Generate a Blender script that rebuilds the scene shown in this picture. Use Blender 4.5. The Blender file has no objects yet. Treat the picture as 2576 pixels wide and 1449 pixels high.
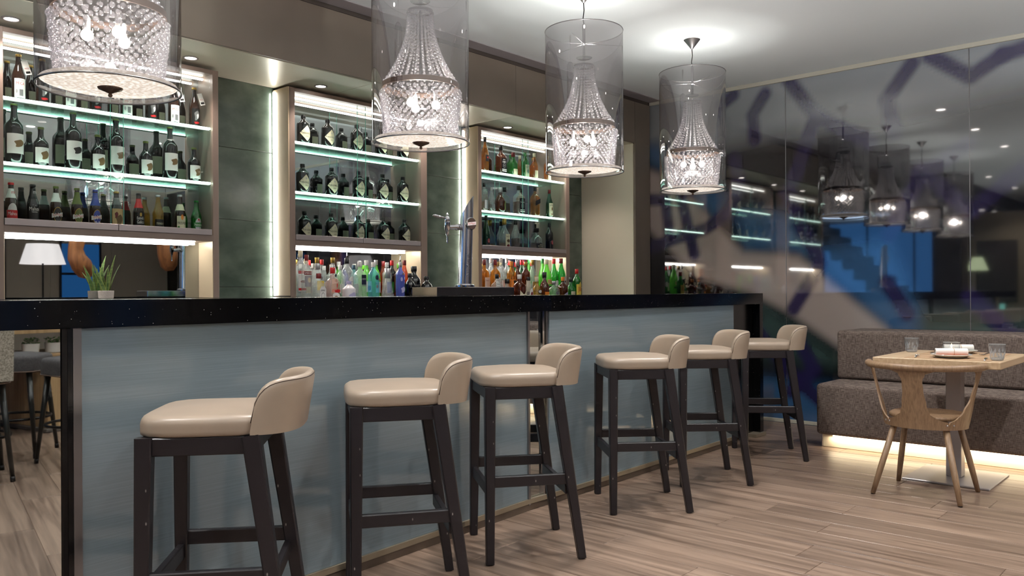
import bpy, bmesh, math, random
from mathutils import Vector, Matrix
random.seed(7)
SC = bpy.context.scene
COL = SC.collection
R = math.radians
PI = math.pi
# room axes: X runs along the bar wall, Y runs into the bar wall, Z is up (metres)
# ------------------------------------------------------------------ camera
YAW, ROLL, EYE, FPX = R(41.93), -0.0058, 1.14, 2072.0
rt = Vector((math.sin(YAW), -math.cos(YAW), 0)); fw = Vector((math.cos(YAW), math.sin(YAW), 0)); up = Vector((0, 0, 1))
r2 = rt*math.cos(ROLL) + up*math.sin(ROLL); u2 = -rt*math.sin(ROLL) + up*math.cos(ROLL)
cd = bpy.data.cameras.new('camera'); cam = bpy.data.objects.new('camera', cd); COL.objects.link(cam)
M = Matrix.Identity(4)
for i in range(3):
    M[i][0] = r2[i]; M[i][1] = u2[i]; M[i][2] = -fw[i]
M[2][3] = EYE
cam.matrix_world = M
cd.sensor_width = 36.0; cd.lens = FPX/2576*36.0; cd.shift_y = 12.35/2576; cd.clip_start = 0.05; cd.clip_end = 100
SC.camera = cam
# ------------------------------------------------------------------ world and exposure
w = bpy.data.worlds.new('dusk'); SC.world = w; w.use_nodes = True
w.node_tree.nodes['Background'].inputs[0].default_value = (0.05, 0.12, 0.28, 1)
w.node_tree.nodes['Background'].inputs[1].default_value = 0.6
vs = SC.view_settings
vs.view_transform = 'Standard'; vs.look = 'None'; vs.exposure = 0.4; vs.gamma = 1.0; vs.use_curve_mapping = False
cy = SC.cycles
cy.caustics_reflective = True; cy.caustics_refractive = False; cy.max_bounces = 10; cy.transparent_max_bounces = 24
cy.use_light_tree = False; cy.use_adaptive_sampling = True; cy.adaptive_threshold = 0.05; cy.adaptive_min_samples = 16
cy.sample_clamp_indirect = 4.0; cy.glossy_bounces = 6; cy.diffuse_bounces = 4; cy.blur_glossy = 0.5

def light(name, kind, loc, power, color=(1, 0.93, 0.84), **kw):
    l = bpy.data.lights.new(name, kind); l.energy = power; l.color = color
    o = bpy.data.objects.new(name, l); COL.objects.link(o); o.location = loc
    for k, v in kw.items():
        if k == 'rot': o.rotation_euler = v
        else: setattr(l, k, v)
    return o
CEIL = 3.0
# ceiling downlights: the row over the stools and the rows farther into the room
ROWS = [(2.37, (0.14, 1.68, 3.20, 4.61), 52), (0.1, (0.14, 1.68, 3.20, 4.61, 6.13), 40),
        (-2.1, (0.14, 1.68, 3.20, 4.61, 6.13), 34), (0.6, (-1.4, -3.4, -5.4), 45), (3.2, (-1.4, -3.4, -5.4), 40)]
DOWN = [(x, y, p) for y, xs, p in ROWS for x in xs]
for x, y, p in DOWN:
    light('downlight_beam', 'SPOT', (x, y, CEIL-0.03), p*1.9, (1, 0.98, 0.955), spot_size=R(128), spot_blend=0.75, shadow_soft_size=0.06)
SOFFIT = 2.566
SOFD = [(1.436, 4.742), (2.400, 4.742), (3.330, 4.742), (4.270, 4.742), (5.250, 4.755), (6.02, 4.755)]
for x, y in SOFD:
    light('soffit_beam', 'SPOT', (x, y, SOFFIT-0.02), 20, (1, 0.86, 0.78), spot_size=R(110), spot_blend=0.8, shadow_soft_size=0.03)

# ------------------------------------------------------------------ helpers
def S(r, g, b):
    f = lambda c: c/12.92 if c <= 0.04045 else ((c+0.055)/1.055)**2.4
    return (f(r/255), f(g/255), f(b/255), 1.0)
MATS = {}
def mat(name, col=(0.5, 0.5, 0.5, 1), rough=0.5, metal=0.0, spec=0.5, coat=0.0, emit=None, estr=0.0, ior=1.5,
        noise=None, bump=None, sheen=0.0):
    """noise=(scale xyz, col2, detail, coords) colour variation; bump=(scale xyz, strength, distance)"""
    if name in MATS: return MATS[name]
    m = bpy.data.materials.new(name); m.use_nodes = True; nt = m.node_tree; b = nt.nodes['Principled BSDF']
    b.inputs['Base Color'].default_value = col; b.inputs['Roughness'].default_value = rough; b.inputs['Metallic'].default_value = metal
    b.inputs['IOR'].default_value = ior; b.inputs['Specular IOR Level'].default_value = spec; b.inputs['Coat Weight'].default_value = coat
    b.inputs['Coat Roughness'].default_value = 0.04
    if sheen: b.inputs['Sheen Weight'].default_value = sheen
    if emit:
        b.inputs['Emission Color'].default_value = emit; b.inputs['Emission Strength'].default_value = estr
    def tex(scale, detail):
        tc = nt.nodes.new('ShaderNodeTexCoord'); mp = nt.nodes.new('ShaderNodeMapping'); mp.inputs['Scale'].default_value = scale
        nt.links.new(tc.outputs['Object'], mp.inputs[0]); n = nt.nodes.new('ShaderNodeTexNoise'); n.inputs['Scale'].default_value = 1.0
        n.inputs['Detail'].default_value = detail; nt.links.new(mp.outputs[0], n.inputs[0]); return n
    if noise:
        n = tex(noise[0], noise[2] if len(noise) > 2 else 3); rp = nt.nodes.new('ShaderNodeValToRGB')
        rp.color_ramp.elements[0].position = 0.35; rp.color_ramp.elements[1].position = 0.65
        rp.color_ramp.elements[0].color = col; rp.color_ramp.elements[1].color = noise[1]
        nt.links.new(n.outputs[0], rp.inputs[0]); nt.links.new(rp.outputs[0], b.inputs['Base Color'])
    if bump:
        n = tex(bump[0], 3); bp = nt.nodes.new('ShaderNodeBump'); bp.inputs['Strength'].default_value = bump[1]; bp.inputs['Distance'].default_value = bump[2]
        nt.links.new(n.outputs[0], bp.inputs['Height']); nt.links.new(bp.outputs[0], b.inputs['Normal'])
    MATS[name] = m; return m
def glass(name, col=(0.93, 0.97, 0.96), body=0.12, bodycol=None, base=0.03, rough=0.02, ior=1.45):
    """thin glass: tinted see-through, a share of scattered colour, mirror-like surface that grows at grazing angles"""
    if name in MATS: return MATS[name]
    m = bpy.data.materials.new(name); m.use_nodes = True; nt = m.node_tree; nt.nodes.clear()
    N = nt.nodes.new; L = nt.links.new
    out = N('ShaderNodeOutputMaterial'); tr = N('ShaderNodeBsdfTransparent'); tr.inputs[0].default_value = (*col[:3], 1)
    df = N('ShaderNodeBsdfDiffuse'); tl = N('ShaderNodeBsdfTranslucent'); bc = (*(bodycol or col)[:3], 1)
    df.inputs[0].default_value = bc; tl.inputs[0].default_value = bc
    a = N('ShaderNodeMixShader'); a.inputs[0].default_value = 0.5; L(df.outputs[0], a.inputs[1]); L(tl.outputs[0], a.inputs[2])
    b = N('ShaderNodeMixShader'); b.inputs[0].default_value = body; L(tr.outputs[0], b.inputs[1]); L(a.outputs[0], b.inputs[2])
    gl = N('ShaderNodeBsdfGlossy'); gl.inputs['Roughness'].default_value = rough
    f0 = ((ior-1)/(ior+1))**2+base
    lw = N('ShaderNodeLayerWeight'); lw.inputs[0].default_value = 0.5; pw = N('ShaderNodeMath'); pw.operation = 'POWER'; pw.inputs[1].default_value = 4.0; L(lw.outputs['Facing'], pw.inputs[0])
    ad = N('ShaderNodeMath'); ad.operation = 'MULTIPLY_ADD'; ad.use_clamp = True; ad.inputs[1].default_value = 1-f0; ad.inputs[2].default_value = f0; L(pw.outputs[0], ad.inputs[0])
    c = N('ShaderNodeMixShader'); L(ad.outputs[0], c.inputs[0]); L(b.outputs[0], c.inputs[1]); L(gl.outputs[0], c.inputs[2])
    L(c.outputs[0], out.inputs[0]); MATS[name] = m; return m
def emis(name, col, strength):
    if name in MATS: return MATS[name]
    m = bpy.data.materials.new(name); m.use_nodes = True; nt = m.node_tree; nt.nodes.clear()
    o = nt.nodes.new('ShaderNodeOutputMaterial'); e = nt.nodes.new('ShaderNodeEmission'); e.inputs[0].default_value = (*col[:3], 1); e.inputs[1].default_value = strength
    nt.links.new(e.outputs[0], o.inputs[0]); MATS[name] = m; return m

def obj(name, me, m=None, parent=None, loc=None, rotz=None):
    if isinstance(me, MB): me = me.mesh(name)
    o = bpy.data.objects.new(name, me); COL.objects.link(o)
    if m is not None and len(me.materials) == 0: me.materials.append(m)
    if parent: o.parent = parent
    if loc is not None: o.location = loc
    if rotz is not None: o.rotation_euler = (0, 0, rotz)
    return o
def tag(o, label, cat, group=None):
    o['label'] = label; o['category'] = cat
    if group: o['group'] = group
    return o
def thing(name, label, cat, loc=(0, 0, 0), rotz=0, group=None):
    o = bpy.data.objects.new(name, None); COL.objects.link(o); o.location = loc; o.rotation_euler = (0, 0, rotz); o.empty_display_size = 0.1
    return tag(o, label, cat, group)
def struct(o): o['kind'] = 'structure'; return o
def stuff(o): o['kind'] = 'stuff'; return o
def copy_tree(o, parent=None):
    c = o.copy(); COL.objects.link(c); c.parent = parent
    for ch in list(o.children): copy_tree(ch, c)
    return c
class MB:
    def __init__(s): s.v = []; s.f = []; s.sm = []
    def add(s, vs, fs, smooth=False):
        n = len(s.v); s.v += [tuple(v) for v in vs]; s.f += [tuple(i+n for i in f) for f in fs]; s.sm += [smooth]*len(fs); return s
    def box(s, x0, x1, y0, y1, z0, z1):
        return s.prism([(x0, y0), (x1, y0), (x1, y1), (x0, y1)], z0, z1)
    def prism(s, poly, z0, z1):
        n = len(poly); vs = [(x, y, z0) for x, y in poly] + [(x, y, z1) for x, y in poly]
        fs = [tuple(range(n-1, -1, -1)), tuple(range(n, 2*n))] + [(i, (i+1) % n, n+(i+1) % n, n+i) for i in range(n)]
        return s.add(vs, fs)
    def bbox(s, x0, x1, y0, y1, z0, z1, b=0.004, seg=1):
        bm = bmesh.new(); bmesh.ops.create_cube(bm, size=1)
        for v in bm.verts: v.co = Vector((x0+(v.co.x+.5)*(x1-x0), y0+(v.co.y+.5)*(y1-y0), z0+(v.co.z+.5)*(z1-z0)))
        bmesh.ops.bevel(bm, geom=bm.edges[:], offset=b, segments=seg, affect='EDGES', profile=0.5)
        return s.bm(bm, seg > 1)
    def bm(s, bm, smooth=False):
        bm.verts.index_update(); s.add([v.co[:] for v in bm.verts], [[v.index for v in f.verts] for f in bm.faces], smooth); bm.free(); return s
    def lathe(s, prof, seg=20, sq=0, rmax=None, cx=0, cy=0, capb=True, capt=True):
        rmax = rmax or max(r for r, z in prof)
        def rad(r, th):
            if sq and r > 0.55*rmax:
                c, si = abs(math.cos(th)), abs(math.sin(th)); return r/((c**sq+si**sq)**(1/sq))
            return r
        # split the rings where the profile turns sharply
        segs = [[prof[0]]]
        for i in range(1, len(prof)):
            segs[-1].append(prof[i])
            if i < len(prof)-1:
                a = Vector((prof[i][0]-prof[i-1][0], prof[i][1]-prof[i-1][1])); b = Vector((prof[i+1][0]-prof[i][0], prof[i+1][1]-prof[i][1]))
                if a.length > 0 and b.length > 0 and a.angle(b) > 0.75: segs.append([prof[i]])
        for sg in segs:
            vs = []; fs = []
            for r, z in sg:
                for k in range(seg):
                    th = 2*PI*(k+.5)/seg; q = rad(r, th); vs.append((cx+q*math.cos(th), cy+q*math.sin(th), z))
            for j in range(len(sg)-1):
                for k in range(seg):
                    a = j*seg+k; b = j*seg+(k+1) % seg; fs.append((a, b, b+seg, a+seg))
            s.add(vs, fs, True)
        for (r, z), on, fl in ((prof[0], capb, True), (prof[-1], capt, False)):
            if on and r > 1e-5:
                vs = [(cx+rad(r, 2*PI*(k+.5)/seg)*math.cos(2*PI*(k+.5)/seg), cy+rad(r, 2*PI*(k+.5)/seg)*math.sin(2*PI*(k+.5)/seg), z) for k in range(seg)]
                f = tuple(range(seg)); s.add(vs, [f[::-1] if fl else f])
        return s
    def tube(s, pts, rad, seg=8, closed=False, cap=True):
        pts = [Vector(p) for p in pts]; n = len(pts); vs = []; fs = []
        rr = rad if isinstance(rad, (list, tuple)) else [rad]*n
        nrm = None
        for i in range(n):
            if closed: t = pts[(i+1) % n]-pts[i-1]
            else: t = pts[min(i+1, n-1)]-pts[max(i-1, 0)]
            t.normalize()
            if nrm is None:
                nrm = t.orthogonal().normalized() if abs(t.z) > .9 else t.cross(Vector((0, 0, 1))).normalized()
            else:
                nrm = (nrm - t*nrm.dot(t)).normalized()
            bn = t.cross(nrm)
            for k in range(seg):
                a = 2*PI*k/seg; vs.append(pts[i]+(nrm*math.cos(a)+bn*math.sin(a))*rr[i])
        m = n if closed else n-1
        for i in range(m):
            for k in range(seg):
                a = i*seg+k; b = i*seg+(k+1) % seg; c = ((i+1) % n)*seg; fs.append((a, b, c+(k+1) % seg, c+k))
        if cap and not closed: fs += [tuple(range(seg-1, -1, -1)), tuple((n-1)*seg+k for k in range(seg))]
        return s.add(vs, fs, True)
    def beam(s, a, b, wa, wb=None, ref=(1, 0, 0)):
        """square bar from a to b, section (w,d) at each end; ref fixes the first section axis"""
        a = Vector(a); b = Vector(b); wb = wb or wa; t = (b-a).normalized(); x = Vector(ref); x = (x-t*x.dot(t)).normalized(); y = t.cross(x)
        vs = []
        for p, (w_, d_) in ((a, wa), (b, wb)):
            ch = 0.18
            for i, j in ((-1, -1+ch), (-1+ch, -1), (1-ch, -1), (1, -1+ch), (1, 1-ch), (1-ch, 1), (-1+ch, 1), (-1, 1-ch)): vs.append(p+x*(i*w_/2)+y*(j*d_/2))
        fs = [tuple(range(7, -1, -1)), tuple(range(8, 16))]+[(i, (i+1) % 8, 8+(i+1) % 8, 8+i) for i in range(8)]
        return s.add(vs, fs)
    def grid(s, fn, nu, nv, smooth=True, closeu=False):
        vs = [fn(i/(nu if closeu else nu-1), j/(nv-1)) for j in range(nv) for i in range(nu)]; fs = []
        for j in range(nv-1):
            for i in range(nu if closeu else nu-1):
                k = (i+1) % nu; fs.append((j*nu+i, j*nu+k, (j+1)*nu+k, (j+1)*nu+i))
        return s.add(vs, fs, smooth)
    def mesh(s, name):
        me = bpy.data.meshes.new(name); me.from_pydata(s.v, [], s.f); me.polygons.foreach_set('use_smooth', s.sm); me.update(); return me
def line_pt(a, b, x):
    return a[1]+(b[1]-a[1])*(x-a[0])/(b[0]-a[0])
def obox(a, b, d0, d1, z0, z1):
    """box along the floor line a->b, from d0 to d1 measured to its left (towards the bar wall)"""
    a = Vector(a); b = Vector(b); t = (b-a).normalized(); n = Vector((-t.y, t.x))
    P = [a+n*d0, b+n*d0, b+n*d1, a+n*d1]
    return MB().prism([(p.x, p.y) for p in P], z0, z1)
# ------------------------------------------------------------------ lettering (flat print built as thin outlines, bent round what it is printed on)
TEXTS = ["HENDRICK'S", "·GIN·", "Mahou", "NEGRA", "SanMiguel", "0,0", "Estrella", "Galicia", "STRONGBOW", "PAULANER", "Heineken", "Cerveza", "MICA", "SMIRNOFF",
         "STOLICHNAYA", "BEEFEATER", "BOMBAY", "DRY GIN", "CÎROC", "Dewar's", "J&B", "DYC", "JAMESON", "Ballantine's", "JACK", "DANIEL'S", "Havana", "Club", "RON", "BARCELÓ", "IMPERIAL",
         "ETXE", "MARTINI", "BULLDOG", "PACTO", "m", "Carlos", "vodka", "LONDON", "London", "anihol", "OLD No.7", "Kuhler", "GIN", "EXIT"]
TXT = {}
def make_texts():
    obs = []
    for s_ in TEXTS:
        cu = bpy.data.curves.new('t', 'FONT'); cu.body = s_; cu.resolution_u = 2; cu.align_x = 'CENTER'; cu.align_y = 'CENTER'
        o = bpy.data.objects.new('t', cu); COL.objects.link(o); obs.append(o)
    dg = bpy.context.evaluated_depsgraph_get()
    for s_, o in zip(TEXTS, obs):
        me = bpy.data.meshes.new_from_object(o.evaluated_get(dg))
        vs = [v.co.copy() for v in me.vertices]; fs = [tuple(p.vertices) for p in me.polygons]
        x0 = min(v.x for v in vs); x1 = max(v.x for v in vs); y0 = min(v.y for v in vs); y1 = max(v.y for v in vs)
        TXT[s_] = ([((v.x-(x0+x1)/2)/(x1-x0), (v.y-(y0+y1)/2)/(y1-y0)) for v in vs], fs, (x1-x0)/(y1-y0)); bpy.data.meshes.remove(me)
    for o in obs:
        cu = o.data; bpy.data.objects.remove(o); bpy.data.curves.remove(cu)
make_texts()
def bend(x, z, rad, flat=None, turn=0.0):
    """point on a bottle's front (towards -Y): rad = surface radius, flat = flat face distance"""
    if flat is not None: return (x, -flat, z)
    a = x/rad+turn; return (rad*math.sin(a), -rad*math.cos(a), z)
def text_mb(s_, width, z, rad=1.0, flat=None, height=None, tilt=0.0, x=0.0, shear=0.0, mbd=None, turn=0.0):
    vs, fs, asp = TXT[s_]; hgt = height or width/asp; m = mbd or MB(); ct, st = math.cos(tilt), math.sin(tilt); out = []
    for a, b in vs:
        px, pz = a*width+shear*b*hgt, b*hgt; px, pz = px*ct-pz*st, px*st+pz*ct
        out.append(bend(x+px, z+pz, rad, flat, turn))
    return m.add(out, fs)
def patch_mb(width, z0, z1, rad=1.0, flat=None, x=0.0, n=9, turn=0.0, shape=None, mbd=None, thick=0.0):
    """label outline; shape = list of (x,z) in -0.5..0.5 across and 0..1 up for other outlines (fan from the centre, sliced to follow the curve)"""
    m = mbd or MB()
    if shape is None:
        vs = []; fs = []
        for i in range(n):
            xx = x+width*(i/(n-1)-.5); vs += [bend(xx, z0, rad, flat, turn), bend(xx, z1, rad, flat, turn)]
        for i in range(n-1): fs.append((2*i, 2*i+2, 2*i+3, 2*i+1))
        return m.add(vs, fs, True)
    pts = [(x+width*a, z0+(z1-z0)*b) for a, b in shape]; cx_ = sum(p[0] for p in pts)/len(pts); cz_ = sum(p[1] for p in pts)/len(pts); rings = 4; vs = [bend(cx_, cz_, rad, flat, turn)]; fs = []
    dense = []
    for i in range(len(pts)):
        p, q = pts[i], pts[(i+1) % len(pts)]; k = 1 if len(pts) > 9 else 4
        dense += [(p[0]+(q[0]-p[0])*j/k, p[1]+(q[1]-p[1])*j/k) for j in range(k)]
    n_ = len(dense)
    for r_ in range(1, rings+1):
        vs += [bend(cx_+(p[0]-cx_)*r_/rings, cz_+(p[1]-cz_)*r_/rings, rad, flat, turn) for p in dense]
    for i in range(n_): fs.append((0, 1+i, 1+(i+1) % n_))
    for r_ in range(1, rings):
        for i in range(n_):
            a = 1+(r_-1)*n_+i; b = 1+(r_-1)*n_+(i+1) % n_; fs.append((a, a+n_, b+n_, b))
    return m.add(vs, fs, True)
OVAL = [(.5*math.cos(2*PI*k/20), .5+.5*math.sin(2*PI*k/20)) for k in range(20)]
DIAMOND = [(-.5, .5), (0, 0), (.5, .5), (0, 1)]
BLOB = [((.42+.08*math.sin(3*a+1)+.05*math.sin(5*a))*math.cos(a), .5+(.42+.1*math.sin(2*a+.6))*math.sin(a)) for a in [2*PI*k/22 for k in range(22)]]
# ------------------------------------------------------------------ materials of the place
m_ceil = mat('ceiling_paint', S(224, 230, 231), 0.9)
m_brown = mat('taupe_laminate', S(122, 111, 98), 0.45, noise=((3, 3, 3), S(117, 106, 94), 2))
m_brownd = mat('dark_taupe_strip', S(72, 64, 58), 0.5)
m_frame = mat('bronze_frame', S(138, 120, 109), 0.42, spec=0.5)
m_beige = mat('champagne_panel', S(206, 187, 158), 0.36, metal=0.1)
m_soff = mat('satin_soffit', S(214, 207, 188), 0.34, metal=0.2)
m_alu = mat('brushed_aluminium', S(180, 172, 172), 0.35, metal=0.6)
m_steel = mat('brushed_steel', S(150, 148, 150), 0.3, metal=0.9)
m_chrome = mat('chrome', S(215, 215, 220), 0.08, metal=1.0)
m_mirror = mat('mirror', S(206, 212, 212), 0.015, metal=1.0)
m_black = mat('black_stone', S(10, 10, 11), 0.12, spec=0.5, noise=((420, 420, 420), S(10, 10, 12), 0))
m_blackp = mat('black_panel', S(12, 12, 13), 0.2)
m_clear = glass('clear_pane', (0.97, 0.988, 0.982), 0.0, base=-0.012)
m_shelf = glass('shelf_glass', (0.72, 0.93, 0.86), 0.025, (0.5, 0.9, 0.78), base=0.015)
m_gedge = mat('green_glass_edge', S(120, 190, 170), 0.1, emit=None)
m_led = emis('led_white', (1.0, 0.97, 0.9), 10.0); m_ledt = emis('led_tube', (1.0, 0.97, 0.9), 28.0)
m_ledg = emis('led_green_white', (0.72, 1.0, 0.86), 8.0)
m_ledw = emis('led_warm', (1.0, 0.82, 0.54), 5.0)
m_spot = emis('downlight_glow', (1.0, 0.92, 0.85), 14.0)
m_white = mat('white_plastic', S(232, 230, 226), 0.4)
m_dark = mat('dark_metal', S(40, 38, 38), 0.35, metal=0.8)
def speckle(m):
    nt = m.node_tree; b = nt.nodes['Principled BSDF']
    v = nt.nodes.new('ShaderNodeTexVoronoi'); v.inputs['Scale'].default_value = 55; tc = nt.nodes.new('ShaderNodeTexCoord'); nt.links.new(tc.outputs['Object'], v.inputs[0])
    rp = nt.nodes.new('ShaderNodeValToRGB'); rp.color_ramp.elements[0].position = 0.0; rp.color_ramp.elements[0].color = S(190, 185, 180); rp.color_ramp.elements[1].position = 0.10; rp.color_ramp.elements[1].color = S(9, 9, 10)
    nt.links.new(v.outputs[0], rp.inputs[0]); nt.links.new(rp.outputs[0], b.inputs['Base Color'])
speckle(m_black)
def wood(name, c1, c2, axis=0, rough=0.42, sc=1.0, rnd=True, bumpy=0.1, spec=0.5):
    m = bpy.data.materials.new(name); m.use_nodes = True; nt = m.node_tree; b = nt.nodes['Principled BSDF']; N = nt.nodes.new; L = nt.links.new
    tc = N('ShaderNodeTexCoord'); mp = N('ShaderNodeMapping'); s_ = [38*sc]*3; s_[axis] = 1.6*sc; mp.inputs['Scale'].default_value = s_
    oi = N('ShaderNodeObjectInfo'); cmb = N('ShaderNodeVectorMath'); cmb.operation = 'SCALE'; cmb.inputs[0].default_value = (17, 31, 5); L(oi.outputs['Random'], cmb.inputs['Scale'])
    ad = N('ShaderNodeVectorMath'); L(tc.outputs['Object'], ad.inputs[0]); L(cmb.outputs[0], ad.inputs[1]); L(ad.outputs[0], mp.inputs[0])
    n = N('ShaderNodeTexNoise'); n.inputs['Scale'].default_value = 1; n.inputs['Detail'].default_value = 5; n.inputs['Distortion'].default_value = 0.6; L(mp.outputs[0], n.inputs[0])
    rp = N('ShaderNodeValToRGB'); rp.color_ramp.elements[0].position = 0.32; rp.color_ramp.elements[1].position = 0.66; rp.color_ramp.elements[0].color = c1; rp.color_ramp.elements[1].color = c2
    L(n.outputs[0], rp.inputs[0]); last = rp.outputs[0]
    if rnd:
        mx = N('ShaderNodeHueSaturation'); rm = N('ShaderNodeMapRange'); rm.inputs[3].default_value = 0.86; rm.inputs[4].default_value = 1.1; L(oi.outputs['Random'], rm.inputs[0]); L(rm.outputs[0], mx.inputs['Value']); L(last, mx.inputs['Color']); last = mx.outputs[0]
    L(last, b.inputs['Base Color']); b.inputs['Roughness'].default_value = rough; b.inputs['Specular IOR Level'].default_value = spec
    bp = N('ShaderNodeBump'); bp.inputs['Strength'].default_value = bumpy; bp.inputs['Distance'].default_value = 0.002; L(n.outputs[0], bp.inputs['Height']); L(bp.outputs[0], b.inputs['Normal'])
    return m
m_floor = wood('oak_plank', S(96, 78, 66), S(146, 124, 108), 1, 0.32, 0.8)
m_oak = wood('oak_table', S(176, 148, 116), S(198, 172, 140), 0, 0.4, 1.0, False)
m_oakc = wood('oak_chair', S(120, 94, 70), S(146, 118, 91), 2, 0.42, 2.6, False)
m_oakl = wood('oak_light', S(160, 128, 90), S(190, 158, 118), 2, 0.45, 0.8, False)
m_weng = mat('dark_stained_wood', S(26, 22, 25), 0.36, noise=((60, 60, 4), S(34, 29, 32), 3))
def scuffs(m, sc, size, c_base):
    nt = m.node_tree; b = nt.nodes['Principled BSDF']; v = nt.nodes.new('ShaderNodeTexVoronoi'); v.inputs['Scale'].default_value = sc; tc = nt.nodes.new('ShaderNodeTexCoord')
    mp = nt.nodes.new('ShaderNodeMapping'); mp.inputs['Scale'].default_value = (1, 1, .45); nt.links.new(tc.outputs['Object'], mp.inputs[0]); nt.links.new(mp.outputs[0], v.inputs[0])
    rp = nt.nodes.new('ShaderNodeValToRGB'); rp.color_ramp.elements[0].position = 0.0; rp.color_ramp.elements[0].color = S(176, 168, 162); rp.color_ramp.elements[1].position = size; rp.color_ramp.elements[1].color = c_base
    nt.links.new(v.outputs[0], rp.inputs[0]); nt.links.new(rp.outputs[0], b.inputs['Base Color'])
scuffs(m_weng, 24, .07, S(30, 26, 29))
m_leath = mat('beige_leather', S(158, 141, 124), 0.34, spec=0.5, noise=((9, 9, 9), S(152, 136, 120), 2), bump=((240, 240, 240), 0.06, 0.001))
m_tile = mat('green_grey_stone_tile', S(70, 84, 74), 0.22, spec=0.5, noise=((5, 5, 7), S(97, 110, 98), 6))
m_grey = mat('grey_strip', S(150, 144, 146), 0.7)
# ------------------------------------------------------------------ floor: planks run towards the bar wall
fl = MB(); fl.box(-9, 6.93, -4.6, 11, -0.1, -0.004); floor = struct(obj('floor', fl, m_floor))
PW = 0.2024
plank = MB().bbox(0.0012, PW-0.0012, 0.0012, 1.2-0.0012, -0.02, 0.0, 0.0015).mesh('plank')
plank.materials.append(m_floor)
k0 = -19
for k in range(k0, 14):
    x = 4.26+k*PW
    if x+PW > 6.93: continue
    y = {0: 1.565-3.6, -2: 1.535-3.6}.get(k, -2.4+random.uniform(0, 1.2)) - 0.0
    while y < 3.3:
        o = obj('plank', plank, None, floor, (x, y, 0)); y += 1.2
# ------------------------------------------------------------------ ceiling
ceil_ = struct(obj('ceiling', MB().box(-9, 7.1, -4.6, 11, CEIL, CEIL+0.1), m_ceil))
struct(obj('trim_1', MB().bbox(-0.5, 6.93, 4.255, 4.388, CEIL-0.006, CEIL+0.01, 0.002), m_grey))
# lowered dark ceiling over the lobby
struct(obj('ceiling_lobby', MB().box(-9, -0.4, 3.6, 11, 2.72, 2.99), mat('lobby_ceiling_paint', S(60, 58, 58), 0.8)))
# ------------------------------------------------------------------ bar wall with stone tiles in the recesses
wb = struct(obj('wall_back', MB().box(1.2, 7.1, 5.045, 5.2, 0, CEIL), m_brownd))
HS = [1.0, 1.190, 1.638, 2.113, SOFFIT]
for x0, x1 in ((2.632, 3.149), (4.397, 4.98), (6.223, 6.66)):
    for a, b in zip(HS[:-1], HS[1:]):
        obj('tile', MB().bbox(x0+.001, x1-.001, 5.03, 5.05, a+.0012, b-.0012, .0012), m_tile, wb)
struct(obj('wall_front', MB().box(-9, 7.1, -4.7, -4.6, 0, CEIL), mat('far_wall_paint', S(150, 140, 128), 0.7)))
struct(obj('wall_left', MB().box(-9.1, -9, -4.6, 11, 0, CEIL), mat('lobby_wall_paint', S(120, 124, 132), 0.7)))
struct(obj('wall_lobby', MB().box(-9, 7.1, 11, 11.1, 0, CEIL), mat('lobby_wall_paint', S(120, 124, 132), 0.7)))
# overhead cabinets: door fronts, a cornice strip above, a satin soffit below
oc = thing('overhead_cabinet', 'long row of plain taupe overhead cupboards with satin underside above the bar shelves', 'cupboard', (0, 4.39, SOFFIT))
TD = [-0.3, 1.15, 2.08, 3.53, 4.949, 6.663]
obj('carcass', MB().box(-0.3, 6.655, 0.02, 0.63, 0.012, 0.43), m_brownd, oc)
for a, b in zip(TD[:-1], TD[1:]):
    d = obj('door', MB().bbox(a+.0015, b-.0015, 0, .02, 0.004, 0.40, .0015), m_brown, oc)
    obj('soffit_panel', MB().bbox(a+.0015, b-.0015, 0.022, 0.64, 0.0, 0.012, .001), m_soff, oc)
obj('cornice', MB().bbox(-0.3, 6.93, 0.004, .022, 0.403, 0.434, .001), m_brownd, oc)
# tall end pilaster and its cream side panel
pl = thing('end_pilaster', 'tall taupe end panel with cream side at the corner by the patterned glass wall', 'panel', (6.663, 4.39, 0))
obj('front_panel', MB().bbox(0.002, 0.262, 0.0, .02, 0, 2.966, .0015), m_brown, pl)
obj('side_panel', MB().bbox(-.004, .016, 0.022, .65, 0, SOFFIT, .0015), mat('cream_panel', S(232, 224, 202), 0.42), pl)
# downlights
def downlight(x, y, z, r, label, name='recessed_downlight', g=None):
    d = thing(name, label, 'downlight', (x, y, z), 0, g)
    obj('bezel', MB().lathe([(r*.8, -0.001), (r*1.18, -0.001), (r*1.2, -0.004), (r*.95, -0.006), (r*.8, 0.0)], 24, capb=False, capt=False), m_white if z > 2.8 else m_alu, d)
    obj('lens', MB().lathe([(0.0001, -0.003), (r*.86, -0.003)], 20, capb=False, capt=False), m_spot, d)
for (x, y), nm in zip(SOFD, ('over the left half of the beer cabinet', 'over the corner of the beer cabinet', 'over the near side of the black gin cabinet', 'over the far side of the black gin cabinet', 'over the near side of the whisky cabinet', 'by the tall cream panel')):
    downlight(x, y, SOFFIT, 0.038, 'small recessed downlight in the soffit '+nm)
RN = ('over the bar stools', 'over the middle of the room', 'near the far wall', 'towards the lobby', 'along the lobby edge')
ORDN = ('first', 'second', 'third', 'fourth', 'fifth', 'sixth', 'seventh', 'eighth', 'ninth', 'tenth')
for (y, xs, p), rn in zip(ROWS, RN):
    for i, x in enumerate(sorted(xs, reverse=True)):
        downlight(x, y, CEIL, 0.05, 'ceiling downlight, %s of the row %s from the printed glass' % (ORDN[i], rn), 'ceiling_downlight', 'downlights set in the ceiling of the room')
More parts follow.
